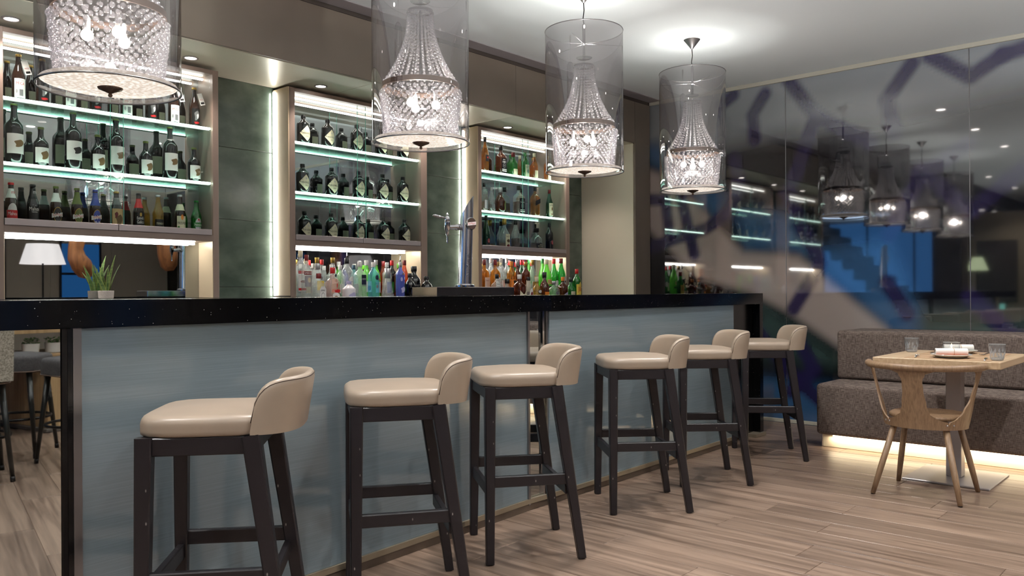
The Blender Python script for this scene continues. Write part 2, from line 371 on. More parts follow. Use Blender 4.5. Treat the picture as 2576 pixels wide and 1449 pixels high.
# ------------------------------------------------------------------ display cabinets
def strip_light(name, parent, x0, x1, y0, y1, z0, z1, m): return obj(name, MB().bbox(x0, x1, y0, y1, z0, z1, .002), m, parent)
def cabinet(xo0, xi0, xi1, xo1, label, wide=False):
    c = thing('display_cabinet', label, 'cabinet', (xo0, 4.845, 1.0)); X = lambda v: v-xo0; D = 0.185
    for a, b in ((xo0, xi0), (xi1, xo1)):
        obj('side_panel', MB().bbox(X(a), X(b), 0, D+.012, .1215, 1.548, .001), m_frame, c)
    obj('top_panel', MB().bbox(X(xi0), X(xi1), 0, D+.012, 1.522, 1.548, .001), m_frame, c)
    obj('bottom_rail', MB().bbox(X(xi0), X(xi1), 0.0, D+.012, .474, .513, .001), m_frame, c)
    mid = (xi0+xi1)/2
    obj('mirror', MB().bbox(X(xi0), X(xi1), D-.001, D+.008, 0.52, 1.522, .0005), m_mirror, c)
    obj('niche_mirror', MB().bbox(X(xi0), X(xi1), D-.001, D+.008, .1215, .474, .0005), m_mirror, c)
    obj('niche_lining', MB().bbox(X(xi1)-.004, X(xi1)-.0005, .004, D-.002, 0.1215, .474, .0005), m_beige, c)
    obj('niche_lining', MB().bbox(X(xi0)+.0005, X(xi0)+.004, .004, D-.002, 0.1215, .474, .0005), m_beige, c)
    for z in (0.835, 1.178):
        sh = obj('glass_shelf', MB().bbox(X(xi0)+.002, X(xi1)-.002, .026, D-.004, z, z+.008, .0008), m_shelf, c)
        strip_light('led_edge', sh, X(xi0)+.004, X(xi1)-.006, .016, .026, z-.002, z+.0105, m_ledg)
        strip_light('edge_rail', sh, X(xi0)+.004, X(xi1)-.006, .028, .036, z-.010, z-.001, m_alu)
    strip_light('led_strip', c, X(xi0)+.004, X(xi1)-.008, .10, .116, 1.500, 1.512, m_led)
    strip_light('niche_led_strip', c, X(xi0)+.004, X(xi1)-.055, .13, .155, .455, .468, m_ledt)
    # bottom tray lip in two lengths and two sliding glass doors
    for a, b in ((xi0+.002, mid-.002), (mid+.002, xi1-.012)):
        obj('tray_lip', MB().bbox(X(a), X(b), -.006, .004, .512, .548, .001), m_alu, c)
    for k, (a, b) in enumerate(((xi0+.003, mid+.035), (mid-.035, xi1-.012))):
        p = obj('sliding_pane', MB().box(X(a), X(b), .006+.006*k, .009+.006*k, .53, 1.515), m_clear, c)
        e = X(b) if k == 0 else X(a)
        obj('pane_edge', MB().box(e-.0012, e+.0012, .0055+.006*k, .0095+.006*k, .53, 1.515), m_gedge, p)
    return c
CABS = [(1.387, 1.428, 2.594, 2.632, 'bronze framed mirror-backed cabinet holding beer bottles on lit glass shelves'),
        (3.149, 3.191, 4.334, 4.397, 'bronze framed mirror-backed cabinet holding squat black gin bottles'),
        (4.980, 5.018, 6.173, 6.223, 'bronze framed mirror-backed cabinet holding whisky and rum bottles')]
for a in CABS: cabinet(*a)
# vertical light lines in the tiled recesses
for x, lab in ((3.149, 'vertical white light line on the edge beside the black gin cabinet'), (4.980, 'vertical white light line beside the whisky cabinet behind the beer tap')):
    t_ = thing('light_line', lab, 'light', (x, 4.99, 1.13))
    obj('side_cladding', MB().bbox(-.012, -.001, -.145, .038, 0, 1.418, .001), m_beige, t_)
    obj('tube', MB().bbox(-.024, -.013, .012, .026, 0, 1.40, .002), m_ledt, t_)
    obj('channel', MB().bbox(-.02, -.0125, .027, .037, 0, 1.412, .001), m_alu, t_)
# back counter in two tiers, black stone
bc = thing('back_counter', 'black stone counter along the bar wall under the lit cabinets', 'counter', (1.0, 4.40, 0))
obj('body', MB().box(0, 5.65, .04, .60, 0.001, 1.015), m_blackp, bc)
obj('lower_top', MB().bbox(0, 5.65, 0, .626, 1.015, 1.0495, .002), m_black, bc)
obj('upper_ledge', MB().bbox(0, 5.65, .262, .626, 1.05, 1.12, .002), m_black, bc)
# ------------------------------------------------------------------ bar
A0, A1, B0, B1, E1 = (0.0, 2.56), (3.44, 2.806), (3.44, 2.806), (5.70, 2.876), (6.20, 2.890)
BT, BB = 1.126, 1.042
bar = thing('bar_counter', 'long bar with thick black stone top and grey-blue glass front', 'bar', (0, 0, 0))
m_barglass = mat('frosted_blue_grey_glass', S(114, 127, 134), 0.09, spec=0.65, noise=((3, 3, 260), S(122, 135, 142), 4), bump=((7, 7, 260), 0.04, 0.001))
ya = lambda x: line_pt(A0, A1, x)
yb = lambda x: line_pt(B0, E1, x)
obj('countertop', MB().prism([(0, ya(0)), (3.4385, ya(3.4385)), (3.4385, 3.42), (0, 3.30)], BB, BT), m_black, bar)
obj('countertop', MB().prism([(3.4415, yb(3.4415)), (6.20, yb(6.20)), (6.20, 3.47), (3.4415, 3.42)], BB, BT), m_black, bar)
PA0, PA1 = (0.985, ya(.985)+.012), (3.255, ya(3.255)+.03)
PB0, PB1 = (3.437, yb(3.437)+.012), (5.69, yb(5.69)+.010)
def glass_panel(a, b):
    p = obj('glass_panel', obox(a, b, 0, .012, .061, BB-.002), m_barglass, bar); return p
glass_panel(PA0, PA1); glass_panel(PB0, PB1)
obj('core', MB().prism([(0.30, 2.735), (.96, ya(.96)+.055), (3.4, ya(3.4)+.075), (5.70, yb(5.7)+.06), (5.70, 3.30), (0.30, 3.18)], 0.0, BB-.002), m_blackp, bar)
m_rail = mat('champagne_kick_rail', S(164, 152, 132), 0.35, metal=0.6); m_kick = mat('brown_kick_base', S(92, 78, 66), .5)
obj('kick_rail', obox((.95, ya(.95)+.006), (3.27, ya(3.27)+.024), -.004, .03, .036, .060), m_rail, bar)
obj('kick_rail', obox((3.27, ya(3.27)+.024), (3.437, yb(3.437)+.008), -.004, .03, .036, .060), m_rail, bar)
obj('kick_rail', obox((3.437, yb(3.437)+.006), (5.70, yb(5.7)+.004), -.004, .03, .036, .060), m_rail, bar)
obj('kick_base', obox((.95, ya(.95)+.012), (3.437, ya(3.437)+.024), 0, .03, 0.0005, .0355), m_kick, bar)
obj('kick_base', obox((3.437, yb(3.437)+.012), (5.70, yb(5.7)+.010), 0, .03, 0.0005, .0355), m_kick, bar)
# mirror strips with dark metal posts beside them
mp1 = obj('mirror_panel', obox((.32, ya(.925)+.014+.0678), (.925, ya(.925)+.014), 0, .01, .061, BB-.002), m_mirror, bar)
for a, b, mm in ((.927, .942, m_dark), (.943, .958, m_blackp), (.959, .984, m_steel)):
    obj('post', obox((a, ya(a)+.006), (b, ya(b)+.006), 0, .02, .02, BB-.001), mm, bar)
obj('mirror_panel', obox((3.272, ya(3.272)+.04), (3.385, ya(3.385)+.035), 0, .01, .062, BB-.002), m_mirror, bar)
for a, b, mm in ((3.256, 3.271, m_steel), (3.386, 3.400, m_chrome), (3.401, 3.418, m_blackp), (3.419, 3.436, m_steel)):
    obj('post', obox((a, ya(a)+.02), (b, ya(b)+.02), 0, .03, .03, BB-.001), mm, bar)
# waterfall end
obj('end_recess', MB().prism([(5.70, yb(5.7)+.03), (6.13, yb(6.13)+.06), (6.13, 3.4), (5.70, 3.3)], .03, BB-.002), m_blackp, bar)
obj('end_slab', MB().prism([(6.14, yb(6.14)+.0005), (6.20, yb(6.2)+.0005), (6.20, 3.46), (6.14, 3.46)], .03, BB-.0005), m_black, bar)
obj('end_foot', MB().bbox(6.03, 6.21, yb(6.14)-.015, 3.40, .0005, .029, .002), m_rail, bar)
# ------------------------------------------------------------------ printed glass wall (panels with a soft photographic print and a painted ceiling reflection)
def smooth(e0, e1, x):
    t = max(0.0, min(1.0, (x-e0)/(e1-e0))); return t*t*(3-2*t)
def segd(p, a, b):
    ax, ay = a; bx, by = b; dx, dy = bx-ax, by-ay; L2 = dx*dx+dy*dy or 1e-9
    t = max(0, min(1, ((p[0]-ax)*dx+(p[1]-ay)*dy)/L2)); return math.hypot(p[0]-ax-t*dx, p[1]-ay-t*dy)
def inpoly(p, poly):
    """signed distance to a polygon, positive inside"""
    ins = False; d = 9
    for i in range(len(poly)):
        a, b = poly[i], poly[i-1]; d = min(d, segd(p, a, b))
        if (a[1] > p[1]) != (b[1] > p[1]) and p[0] < (b[0]-a[0])*(p[1]-a[1])/(b[1]-a[1])+a[0]: ins = not ins
    return d if ins else -d
BEIGE = [(4.46, 2.36), (4.30, 2.30), (4.1, 2.16), (3.41, 1.50), (2.90, 1.44), (2.19, .84), (2.1, .60), (2.45, .60), (3.0, .96), (3.35, 1.13), (3.86, 1.27), (4.46, 1.79)]
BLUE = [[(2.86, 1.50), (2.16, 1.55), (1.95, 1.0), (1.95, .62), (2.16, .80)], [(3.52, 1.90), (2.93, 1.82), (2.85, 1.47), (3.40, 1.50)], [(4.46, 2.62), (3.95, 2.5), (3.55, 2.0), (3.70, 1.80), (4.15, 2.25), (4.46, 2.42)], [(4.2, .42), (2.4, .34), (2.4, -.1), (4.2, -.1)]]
GREEN = [[(3.2, 1.02), (2.6, .62), (2.3, .5), (3.5, .55)], [(2.0, .95), (1.2, .95), (1.2, .72), (2.0, .72)]]
CEIL_REFLECTION = [[(4.46, 3.05), (2.2, 3.05), (0.2, 3.05), (-1.5, 3.05), (-1.5, 2.75), (1.25, 2.6), (2.2, 2.5), (3.0, 2.52), (3.9, 2.45), (4.46, 2.6)]]  # pale band along the top: ceiling reflection painted into the panel colour
STROKES = [[(2.99, 2.98), (2.75, 2.63), (2.89, 2.23), (3.0, 2.0)], [(1.98, 2.93), (2.17, 2.68), (2.12, 2.4)], [(1.85, 2.96), (1.57, 2.75), (1.36, 2.87)], [(1.6, 2.24), (1.93, 2.03), (2.16, 1.59)],
           [(1.93, 2.08), (1.57, 1.73), (1.33, 1.94)], [(3.50, 2.35), (3.45, 2.15), (3.53, 1.87), (3.79, 1.73), (4.43, 1.57)], [(4.22, 2.03), (4.18, 1.69)], [(4.06, 2.10), (3.91, 1.49)],
           [(3.0, 2.0), (2.86, 1.66), (2.71, 1.38), (2.95, 0.99)], [(1.58, 1.09), (1.33, .83), (1.0, .6)], [(2.18, 1.21), (2.03, .96)], [(3.50, 2.93), (3.62, 2.86)], [(3.2, 2.89), (3.32, 2.72), (3.3, 2.5)],
           [(2.98, .27), (2.77, .47), (2.9, .7)], [(3.3, .8), (3.0, .45), (2.6, .1)], [(2.75, 2.63), (2.3, 2.35)], [(4.44, 2.05), (4.22, 2.03)], [(1.33, 1.94), (1.0, 2.2), (.6, 2.9)], [(1.36, 2.87), (.9, 2.95)], [(1.0, .6), (.6, 1.4), (.9, 2.3)]]
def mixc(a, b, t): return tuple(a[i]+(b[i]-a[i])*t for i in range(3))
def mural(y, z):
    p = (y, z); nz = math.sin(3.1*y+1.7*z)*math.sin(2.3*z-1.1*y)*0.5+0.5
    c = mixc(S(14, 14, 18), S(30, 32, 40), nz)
    for q in CEIL_REFLECTION: c = mixc(c, S(158, 164, 170), smooth(-.16, .16, inpoly(p, q))*0.9)
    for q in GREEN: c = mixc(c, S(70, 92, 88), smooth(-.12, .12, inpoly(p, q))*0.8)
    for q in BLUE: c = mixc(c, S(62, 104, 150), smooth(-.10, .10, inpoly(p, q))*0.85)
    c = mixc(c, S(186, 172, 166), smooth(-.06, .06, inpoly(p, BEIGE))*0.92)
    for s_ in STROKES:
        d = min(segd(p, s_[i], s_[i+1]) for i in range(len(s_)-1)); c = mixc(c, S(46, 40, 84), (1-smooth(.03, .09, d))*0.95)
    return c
def mural_mat():
    m = bpy.data.materials.new('printed_glass'); m.use_nodes = True; nt = m.node_tree; b = nt.nodes['Principled BSDF']
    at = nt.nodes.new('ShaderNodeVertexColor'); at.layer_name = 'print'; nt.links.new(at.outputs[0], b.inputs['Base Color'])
    b.inputs['Roughness'].default_value = 0.035; b.inputs['IOR'].default_value = 2.3; return m
m_mural = mural_mat()
wr = struct(obj('wall_right', MB().box(6.95, 7.1, -4.6, 5.2, 0, CEIL), m_blackp))
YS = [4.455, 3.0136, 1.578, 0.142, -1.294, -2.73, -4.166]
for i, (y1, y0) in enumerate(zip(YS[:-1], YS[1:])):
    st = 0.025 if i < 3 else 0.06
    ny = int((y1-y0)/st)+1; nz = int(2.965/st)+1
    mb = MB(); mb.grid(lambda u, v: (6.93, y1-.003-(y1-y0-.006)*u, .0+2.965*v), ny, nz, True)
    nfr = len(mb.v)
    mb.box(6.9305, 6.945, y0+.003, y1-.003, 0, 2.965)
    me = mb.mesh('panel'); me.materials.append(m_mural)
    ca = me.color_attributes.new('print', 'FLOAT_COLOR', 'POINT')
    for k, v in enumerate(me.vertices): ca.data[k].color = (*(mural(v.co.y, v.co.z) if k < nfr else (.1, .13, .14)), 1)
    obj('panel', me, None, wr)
    obj('joint', MB().box(6.928, 6.9455, y0-.0028, y0+.0028, 0, 2.965), m_steel, wr)
struct(obj('trim_2', MB().bbox(6.915, 6.95, -4.6, 4.39, 2.966, 3.0, .002), mat('cream_trim', S(190, 186, 172), 0.5)))
struct(obj('trim_3', MB().bbox(6.905, 6.927, 2.42, 4.38, 0.0, 0.03, .002), mat('cream_trim', S(190, 186, 172), 0.5)))
# ------------------------------------------------------------------ pendant lamps
m_shade = glass('smoked_half_mirror', (0.80, 0.78, 0.80), 0.0, base=0.27, rough=0.01, ior=1.5)
m_bead = glass('crystal_bead', (0.84, 0.84, 0.87), 0.20, (0.9, 0.88, 0.88), base=0.16, rough=0.05, ior=1.6)
m_bulb = emis('bulb_glow', (1.0, 0.90, 0.76), 30.0)
m_bron = mat('dark_bronze', S(128, 108, 96), 0.38, metal=0.75)
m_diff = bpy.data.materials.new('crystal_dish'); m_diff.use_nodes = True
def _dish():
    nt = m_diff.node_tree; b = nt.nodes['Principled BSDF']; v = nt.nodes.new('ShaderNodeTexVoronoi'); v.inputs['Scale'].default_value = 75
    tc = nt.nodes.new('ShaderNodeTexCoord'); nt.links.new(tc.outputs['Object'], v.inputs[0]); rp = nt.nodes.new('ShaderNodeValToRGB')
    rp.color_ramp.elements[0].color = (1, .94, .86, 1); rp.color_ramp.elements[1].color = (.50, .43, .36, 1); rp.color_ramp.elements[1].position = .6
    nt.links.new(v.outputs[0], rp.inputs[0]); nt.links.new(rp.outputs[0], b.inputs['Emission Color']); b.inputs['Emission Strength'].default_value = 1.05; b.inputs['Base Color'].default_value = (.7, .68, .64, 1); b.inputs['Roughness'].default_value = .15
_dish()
PR, PH = 0.24, 0.868
def sphere_pts(c, r, mb, nu=8, nv=5):
    vs = [(c[0], c[1], c[2]-r)]; fs = []
    for j in range(1, nv):
        a = -PI/2+PI*j/nv
        for i in range(nu): vs.append((c[0]+r*math.cos(a)*math.cos(2*PI*i/nu), c[1]+r*math.cos(a)*math.sin(2*PI*i/nu), c[2]+r*math.sin(a)))
    vs.append((c[0], c[1], c[2]+r)); n = len(vs)-1
    for i in range(nu):
        k = (i+1) % nu; fs.append((0, 1+k, 1+i)); fs.append((n, n-nu+i, n-nu+k))
        for j in range(nv-2): a = 1+j*nu; fs.append((a+i, a+k, a+nu+k, a+nu+i))
    mb.add(vs, fs, True)
def pendant():
    p = thing('pendant_lamp', 'x', 'pendant lamp')     # base of the glass cylinder at local z = 0
    # glass cylinder with metal rims
    sh = obj('shade', MB().lathe([(PR, 0), (PR, PH)], 64, capb=False, capt=False), m_shade, p)
    obj('rim', MB().tube([(PR*math.cos(a), PR*math.sin(a), 0) for a in [2*PI*k/64 for k in range(64)]], .0035, 6, True), m_steel, sh)
    obj('rim', MB().tube([(PR*math.cos(a), PR*math.sin(a), PH) for a in [2*PI*k/64 for k in range(64)]], .0025, 6, True), m_steel, sh)
    # bead strands: flared crown above, drum below
    cr = MB(); nrow = 22
    for j in range(nrow):
        s_ = j/(nrow-1); z = .30+.345*s_; r = .062+.118*(1-s_)**2.1; n = 26
        for i in range(n):
            a = 2*PI*i/n; sphere_pts((r*math.cos(a), r*math.sin(a), z+random.uniform(-.001, .001)), .0078-.0012*s_, cr, 7, 4)
    stuff(obj('bead_crown', cr, m_bead, p))
    bk = MB()
    for j in range(13):
        s_ = j/12; z = .245-.205*s_; r = .196-.02*s_; n = 36
        for i in range(n):
            a = 2*PI*(i+.5*(j % 2))/n; sphere_pts((r*math.cos(a), r*math.sin(a), z+random.uniform(-.003, .003)), random.uniform(.0075, .0125), bk, 7, 4)
    stuff(obj('bead_drum', bk, m_bead, p))
    obj('band', MB().lathe([(.186, .268), (.192, .268), (.192, .292), (.182, .296), (.178, .292)], 40, capb=False, capt=False), m_bron, p)
    obj('crown_ring', MB().lathe([(.058, .648), (.064, .648), (.064, .66), (.058, .66)], 24, capb=False, capt=False), m_steel, p)
    obj('dish', MB().lathe([(.0001, .006), (.12, .007), (.205, .014), (.226, .020)], 48, capb=False, capt=False), m_diff, p)
    f = obj('finial', MB().lathe([(.0001, -.030), (.006, -.028), (.008, -.022), (.005, -.016), (.018, -.010), (.040, -.001), (.043, .004), (.03, .0055)], 24, capb=False, capt=False), m_bron, p)
    for k in range(3):
        a = 2*PI*k/3+.5; b = MB(); sphere_pts((.075*math.cos(a), .075*math.sin(a), .19), .021, b, 12, 8); obj('bulb', b, m_bulb, p)
        obj('bulb_holder', MB().lathe([(.009, .208), (.011, .21), (.011, .25), (.004, .262)], 12, cx=.075*math.cos(a), cy=.075*math.sin(a)), m_white, p)
    obj('inner_stem', MB().lathe([(.004, .26), (.004, .66)], 8), m_steel, p)
    # discs and wires that carry the inner lamp
    obj('carrier_disc', MB().lathe([(.0001, .70), (.045, .702), (.05, .706), (.0001, .712)], 24, capb=False, capt=False), m_clear, p)
    for k in range(3):
        a = 2*PI*k/3; obj('carrier_wire', MB().tube([(0, 0, .792), (PR*math.cos(a), PR*math.sin(a), .79)], .0012, 5), m_steel, p)
    hang = CEIL-1.885
    obj('ferrule', MB().lathe([(.004, .785), (.009, .79), (.009, .90), (.0075, .915), (.003, .918)], 14), m_steel, p)
    obj('cord', MB().tube([(0, 0, .918), (.004, .002, .95), (-.003, 0, 1.0), (.002, 0, hang-.055), (0, 0, hang-.05)], .0032, 6), m_dark, p)
    obj('canopy', MB().lathe([(.004, hang-.068), (.008, hang-.066), (.058, hang-.003), (.060, hang), (.0001, hang)], 28), m_steel, p)
    return p
pen = pendant()
PEN = [(1.248, 'nearest and largest pendant lamp in front of the beer cabinet'), (2.745, 'pendant lamp hanging in front of the black gin bottle cabinet'),
       (4.095, 'pendant lamp hanging in front of the whisky cabinet'), (5.42, 'farthest and smallest-looking pendant lamp, before the printed glass wall')]
for i, (x, lab) in enumerate(PEN):
    o = pen if i == 0 else copy_tree(pen)
    o.location = (x, 3.068, 1.885); o.rotation_euler = (0, 0, .7*i); o['label'] = lab; o['group'] = 'row of pendant lamps above the bar'
    light('pendant_light', 'POINT', (x, 3.068, 1.885+.20), 11, (1, .93, .86), shadow_soft_size=.018)
    light('pendant_uplight', 'SPOT', (x, 3.068, 1.885+.735), 7, (1, .97, .92), spot_size=R(165), spot_blend=.1, shadow_soft_size=.025, rot=(PI, 0, 0))
# ------------------------------------------------------------------ bar stools (local +X = rear, where the backrest is)
def rbox(x0, x1, y0, y1, z0, z1, r, crown=0.0, nx=22):
    """upholstered block: rounded plan, rounded edges, slight crown"""
    m = MB(); cx, cy_, ax, ay = (x0+x1)/2, (y0+y1)/2, (x1-x0)/2, (y1-y0)/2; n = 36; H = z1-z0
    prof = [(0.0, 1.0), (.12, 1.0)] ; rows = []
    e = r
    prof = [(-e*.22, 0), (-e*.04, e*.2), (0, e*.6)] + [(0, H*.5)] + [(-e*(1-math.cos(a)), H-e+e*math.sin(a)) for a in (0, .4, .8, 1.2, PI/2)] + [(-e*2.2, H+crown*.25), (-min(ax, ay)*.55, H+crown*.8), (-min(ax, ay)*.995, H+crown)]
    vs = []; fs = []
    for off, z in prof:
        for k in range(n):
            th = 2*PI*k/n; c, s_ = math.cos(th), math.sin(th); q = (abs(c)**5+abs(s_)**5)**(-1/5)
            vs.append((cx+(ax+off)*q*c if ax+off > 0 else cx, cy_+(ay+off)*q*s_ if ay+off > 0 else cy_, z0+z))
    for j in range(len(prof)-1):
        for k in range(n): a = j*n+k; b = j*n+(k+1) % n; fs.append((a, b, b+n, a+n))
    fs.append(tuple(range(n-1, -1, -1))); fs.append(tuple((len(prof)-1)*n+k for k in range(n)))
    return m.add(vs, fs, True)
def stool_parts(t):
    fx, rx, fy = -.195, .205, .222
    tf, tr, ty = -.188, .100, .200
    for s_ in (-1, 1):
        obj('leg', MB().beam((fx, s_*fy, 0.004), (tf, s_*ty, .742), (.034, .034), (.046, .046)), m_weng, t)
        obj('leg', MB().beam((rx, s_*fy, 0.004), (tr, s_*ty, .742), (.034, .034), (.052, .046)), m_weng, t)
    for s_ in (-1, 1):
        obj('foot_glide', MB().lathe([(.010, 0), (.013, .001), (.013, .004)], 10, cx=fx, cy=s_*fy), m_dark, t)
        obj('foot_glide', MB().lathe([(.010, 0), (.013, .001), (.013, .004)], 10, cx=rx, cy=s_*fy), m_dark, t)
    apr = MB()
    for s_ in (-1, 1):
        obj('apron', MB().bbox(tf+.02, tr-.015, s_*ty-.014, s_*ty+.014, .690, .741, .003), m_weng, t)
        obj('stretcher', MB().beam((fx+.012, s_*(fy-.008), .345), (rx-.058, s_*(fy-.010), .345), (.022, .046), ref=(0, 1, 0)), m_weng, t)
    obj('apron', MB().bbox(tf-.016, tf+.014, -ty+.02, ty-.02, .690, .741, .003), m_weng, t)
    obj('apron', MB().bbox(tr-.014, tr+.016, -ty+.02, ty-.02, .690, .741, .003), m_weng, t)
    obj('stretcher', MB().beam((fx+.004, -fy+.015, .303), (fx+.004, fy-.015, .303), (.022, .048), ref=(1, 0, 0)), m_weng, t)
    obj('stretcher', MB().beam((rx-.058, -fy+.015, .300), (rx-.058, fy-.015, .300), (.022, .046), ref=(1, 0, 0)), m_weng, t)
    obj('seat', rbox(-.222, .165, -.218, .218, .742, .800, .024, .012), m_leath, t)
    # wrap-round low backrest
    def prof(ph, v):
        a = abs(ph)/R(84); top = .752+.150*max(0, 1-a**8)**.55; bot = .744
        T = .034; lean = .030
        # v runs round the section: outer bottom -> outer top -> inner top -> inner bottom
        L = [(0, 0), (0, .3), (0, .62), (0, .86), (.10, .95), (.30, 1.0), (.62, 1.0), (.88, .955), (1, .87), (1, .6), (1, .3), (1, 0)]
        i = min(int(v*11+1e-6), 11); off, hh = L[i]; z = bot+(top-bot)*hh
        ex = .146+lean*(z-.744)/.18; R0x, R0y = ex-T*off, .224-T*off*.9
        c, s_ = math.cos(ph), math.sin(ph); q = (abs(c)**2.8+abs(s_)**2.8)**(-1/2.8)
        return (.084+R0x*q*c, R0y*q*s_, z)
    n = 45; m = MB(); m.grid(lambda u, v: prof(R(-84)+R(168)*u, v), n, 12, True)
    m.add([prof(R(-84), v/11) for v in range(12)], [tuple(range(12))]); m.add([prof(R(84), v/11) for v in range(12)], [tuple(range(11, -1, -1))])
    br = obj('backrest', m, m_leath, t)
    def seam(u):
        x, y, z = prof(R(-83.5)+R(167)*u, 4/11); return (x, y, z)
    obj('piping', MB().tube([seam(i/40) for i in range(41)], .0014, 5), mat('seam_thread', S(70, 56, 48), .9), br)
st0 = thing('bar_stool', 'x', 'bar stool'); stool_parts(st0)
STOOLW = [(1.295, 2.330, 8), (2.05, 2.395, 13.5), (2.791, 2.4425, 11.5), (3.7765, 2.465, 4.5), (4.546, 2.497, 2.5), (5.476, 2.520, -6)]
SLAB = ['bar stool, first of the row and largest in view', 'bar stool, second of the row from the front', 'bar stool, third of the row, before the mirror strip of the bar',
        'bar stool, fourth of the row from the front', 'bar stool, fifth of the row, last but one', 'bar stool, last of the row by the black end of the bar']
for i, ((x, y, a), lab) in enumerate(zip(STOOLW, SLAB)):
    o = st0 if i == 0 else copy_tree(st0)
    o.location = (x, y, 0); o.rotation_euler = (0, 0, R(a)-(PI/2-YAW)); o['label'] = 'beige leather low-back '+lab; o['group'] = 'beige leather bar stools along the bar'
# ------------------------------------------------------------------ banquette
m_tweed = bpy.data.materials.new('grey_brown_tweed'); m_tweed.use_nodes = True
def _tweed(m, a, b_, sc):
    nt = m.node_tree; b = nt.nodes['Principled BSDF']; N = nt.nodes.new; L = nt.links.new; tc = N('ShaderNodeTexCoord'); fac = []
    for s_ in ((sc*.07, sc*.07, sc), (sc, sc, sc*.07)):
        mp = N('ShaderNodeMapping'); mp.inputs['Scale'].default_value = s_; L(tc.outputs['Object'], mp.inputs[0]); n = N('ShaderNodeTexNoise'); n.inputs['Scale'].default_value = 1; n.inputs['Detail'].default_value = 2; L(mp.outputs[0], n.inputs[0]); fac.append(n)
    mu = N('ShaderNodeMath'); mu.operation = 'ADD'; L(fac[0].outputs[0], mu.inputs[0]); L(fac[1].outputs[0], mu.inputs[1])
    rp = N('ShaderNodeValToRGB'); rp.color_ramp.elements[0].position = .80; rp.color_ramp.elements[1].position = 1.0; 
    mr = N('ShaderNodeMapRange'); mr.inputs[1].default_value = .75; mr.inputs[2].default_value = 1.25; L(mu.outputs[0], mr.inputs[0]); rp.color_ramp.elements[0].position = .3; rp.color_ramp.elements[1].position = .75
    L(mr.outputs[0], rp.inputs[0]); rp.color_ramp.elements[0].color = a; rp.color_ramp.elements[1].color = b_; L(rp.outputs[0], b.inputs['Base Color']); b.inputs['Roughness'].default_value = .9; b.inputs['Specular IOR Level'].default_value = .2
    bp = N('ShaderNodeBump'); bp.inputs['Strength'].default_value = .3; bp.inputs['Distance'].default_value = .002; L(mu.outputs[0], bp.inputs['Height']); L(bp.outputs[0], b.inputs['Normal'])
_tweed(m_tweed, S(82, 71, 66), S(128, 114, 106), 420)
bq = thing('banquette', 'long tweed upholstered banquette lit from below along the printed glass wall', 'bench', (5.95, -2.6, 0))
YB = 2.372+2.6
obj('seat', MB().bbox(0, .93, 0, YB, .098, .468, .03, 4), m_tweed, bq)
obj('backrest', MB().bbox(.41, .93, 0, YB, .470, .838, .028, 4), m_tweed, bq)
obj('plinth', MB().bbox(.085, .93, .02, YB-.02, .0005, .097, .002), mat('cream_plinth', S(226, 216, 196), .35), bq)
obj('led_strip', MB().bbox(.060, .075, .03, YB-.10, .082, .092, .002), m_ledw, bq)
obj('plinth_end', MB().bbox(.078, .30, YB-.0195, YB-.012, .0005, .097, .001), m_chrome, bq)
light('banquette_light', 'AREA', (6.005, 0.0, .08), 7, (1, .82, .56), shape='RECTANGLE', size=.03, size_y=4.6)
# ------------------------------------------------------------------ dining table and setting
m_satin = mat('satin_grey_steel', S(164, 158, 158), .38, metal=.45)
tb = thing('dining_table', 'small oak table on a square steel pedestal in front of the banquette', 'table', (5.40, 1.335, 0))
obj('tabletop', MB().bbox(-.385, .39, -.335, .325, .712, .752, .003), m_oak, tb)
obj('column', MB().bbox(.09, .175, -.03, .055, .012, .712, .003), m_satin, tb)
obj('base_plate', MB().bbox(-.125, .39, -.225, .245, .0005, .012, .003), m_satin, tb)
m_mat = mat('kraft_paper', S(164, 134, 104), .8)
def placemat(x0, x1, y0, y1, label, ang=0):
    return tag(obj('placemat', MB().bbox(-(x1-x0)/2, (x1-x0)/2, -(y1-y0)/2, (y1-y0)/2, 0, .0012, .0004), m_mat, None, ((x0+x1)/2, (y0+y1)/2, .7524), ang), label, 'placemat')
placemat(5.06, 5.36, 1.06, 1.50, 'brown paper placemat under the orange plate')
placemat(5.42, 5.74, 1.08, 1.52, 'brown paper placemat on the banquette side under the pale plate', .04)
m_china = mat('glazed_china', S(226, 220, 210), .15, coat=.5)
def plate(x, y, r, inner, label):
    p = tag(obj('plate', MB().lathe([(r*.5, 0), (r*.62, .001), (r*.9, .013), (r, .019), (r*.985, .021), (r*.86, .0165)], 40, capt=False), m_china, None, (x, y, .7538)), label, 'plate')
    obj('well', MB().lathe([(.0001, .0085), (r*.5, .009), (r*.62, .0095), (r*.86, .0165)], 40, capb=False, capt=False), inner, p); return p
plate(5.20, 1.285, .108, mat('orange_glaze', S(214, 132, 98), .15, coat=.5), 'round plate with orange glaze inside holding a napkin roll')
plate(5.60, 1.345, .108, mat('pale_glaze', S(206, 212, 206), .15, coat=.5), 'pale grey-white plate behind the candle')
m_linen = mat('white_linen', S(240, 236, 230), .85)
def napkin(x, y, ang, label):
    n_ = thing('napkin_roll', label, 'napkin', (x, y, .7755+.012), ang)
    m = MB()
    for k, rr in enumerate((.020, .015, .010)): m.lathe([(rr-.003, -.085+.002*k), (rr, -.083+.002*k), (rr, .083-.002*k), (rr-.003, .085-.002*k)], 18, capb=(k == 2), capt=(k == 2))
    m.v = [(z, y_, x_*1.0) for x_, y_, z in m.v]
    obj('cloth', m, m_linen, n_)
    t_ = MB().tube([(0.012, .0208*math.cos(a), .0208*math.sin(a)) for a in [2*PI*k/20 for k in range(20)]], .0013, 5, True); obj('twine', t_, mat('twine', S(176, 140, 100), .8), n_)
napkin(5.20, 1.285, R(-62), 'white rolled napkin tied with twine on the orange plate')
napkin(5.60, 1.345, R(-58), 'white rolled napkin tied with twine on the pale plate')
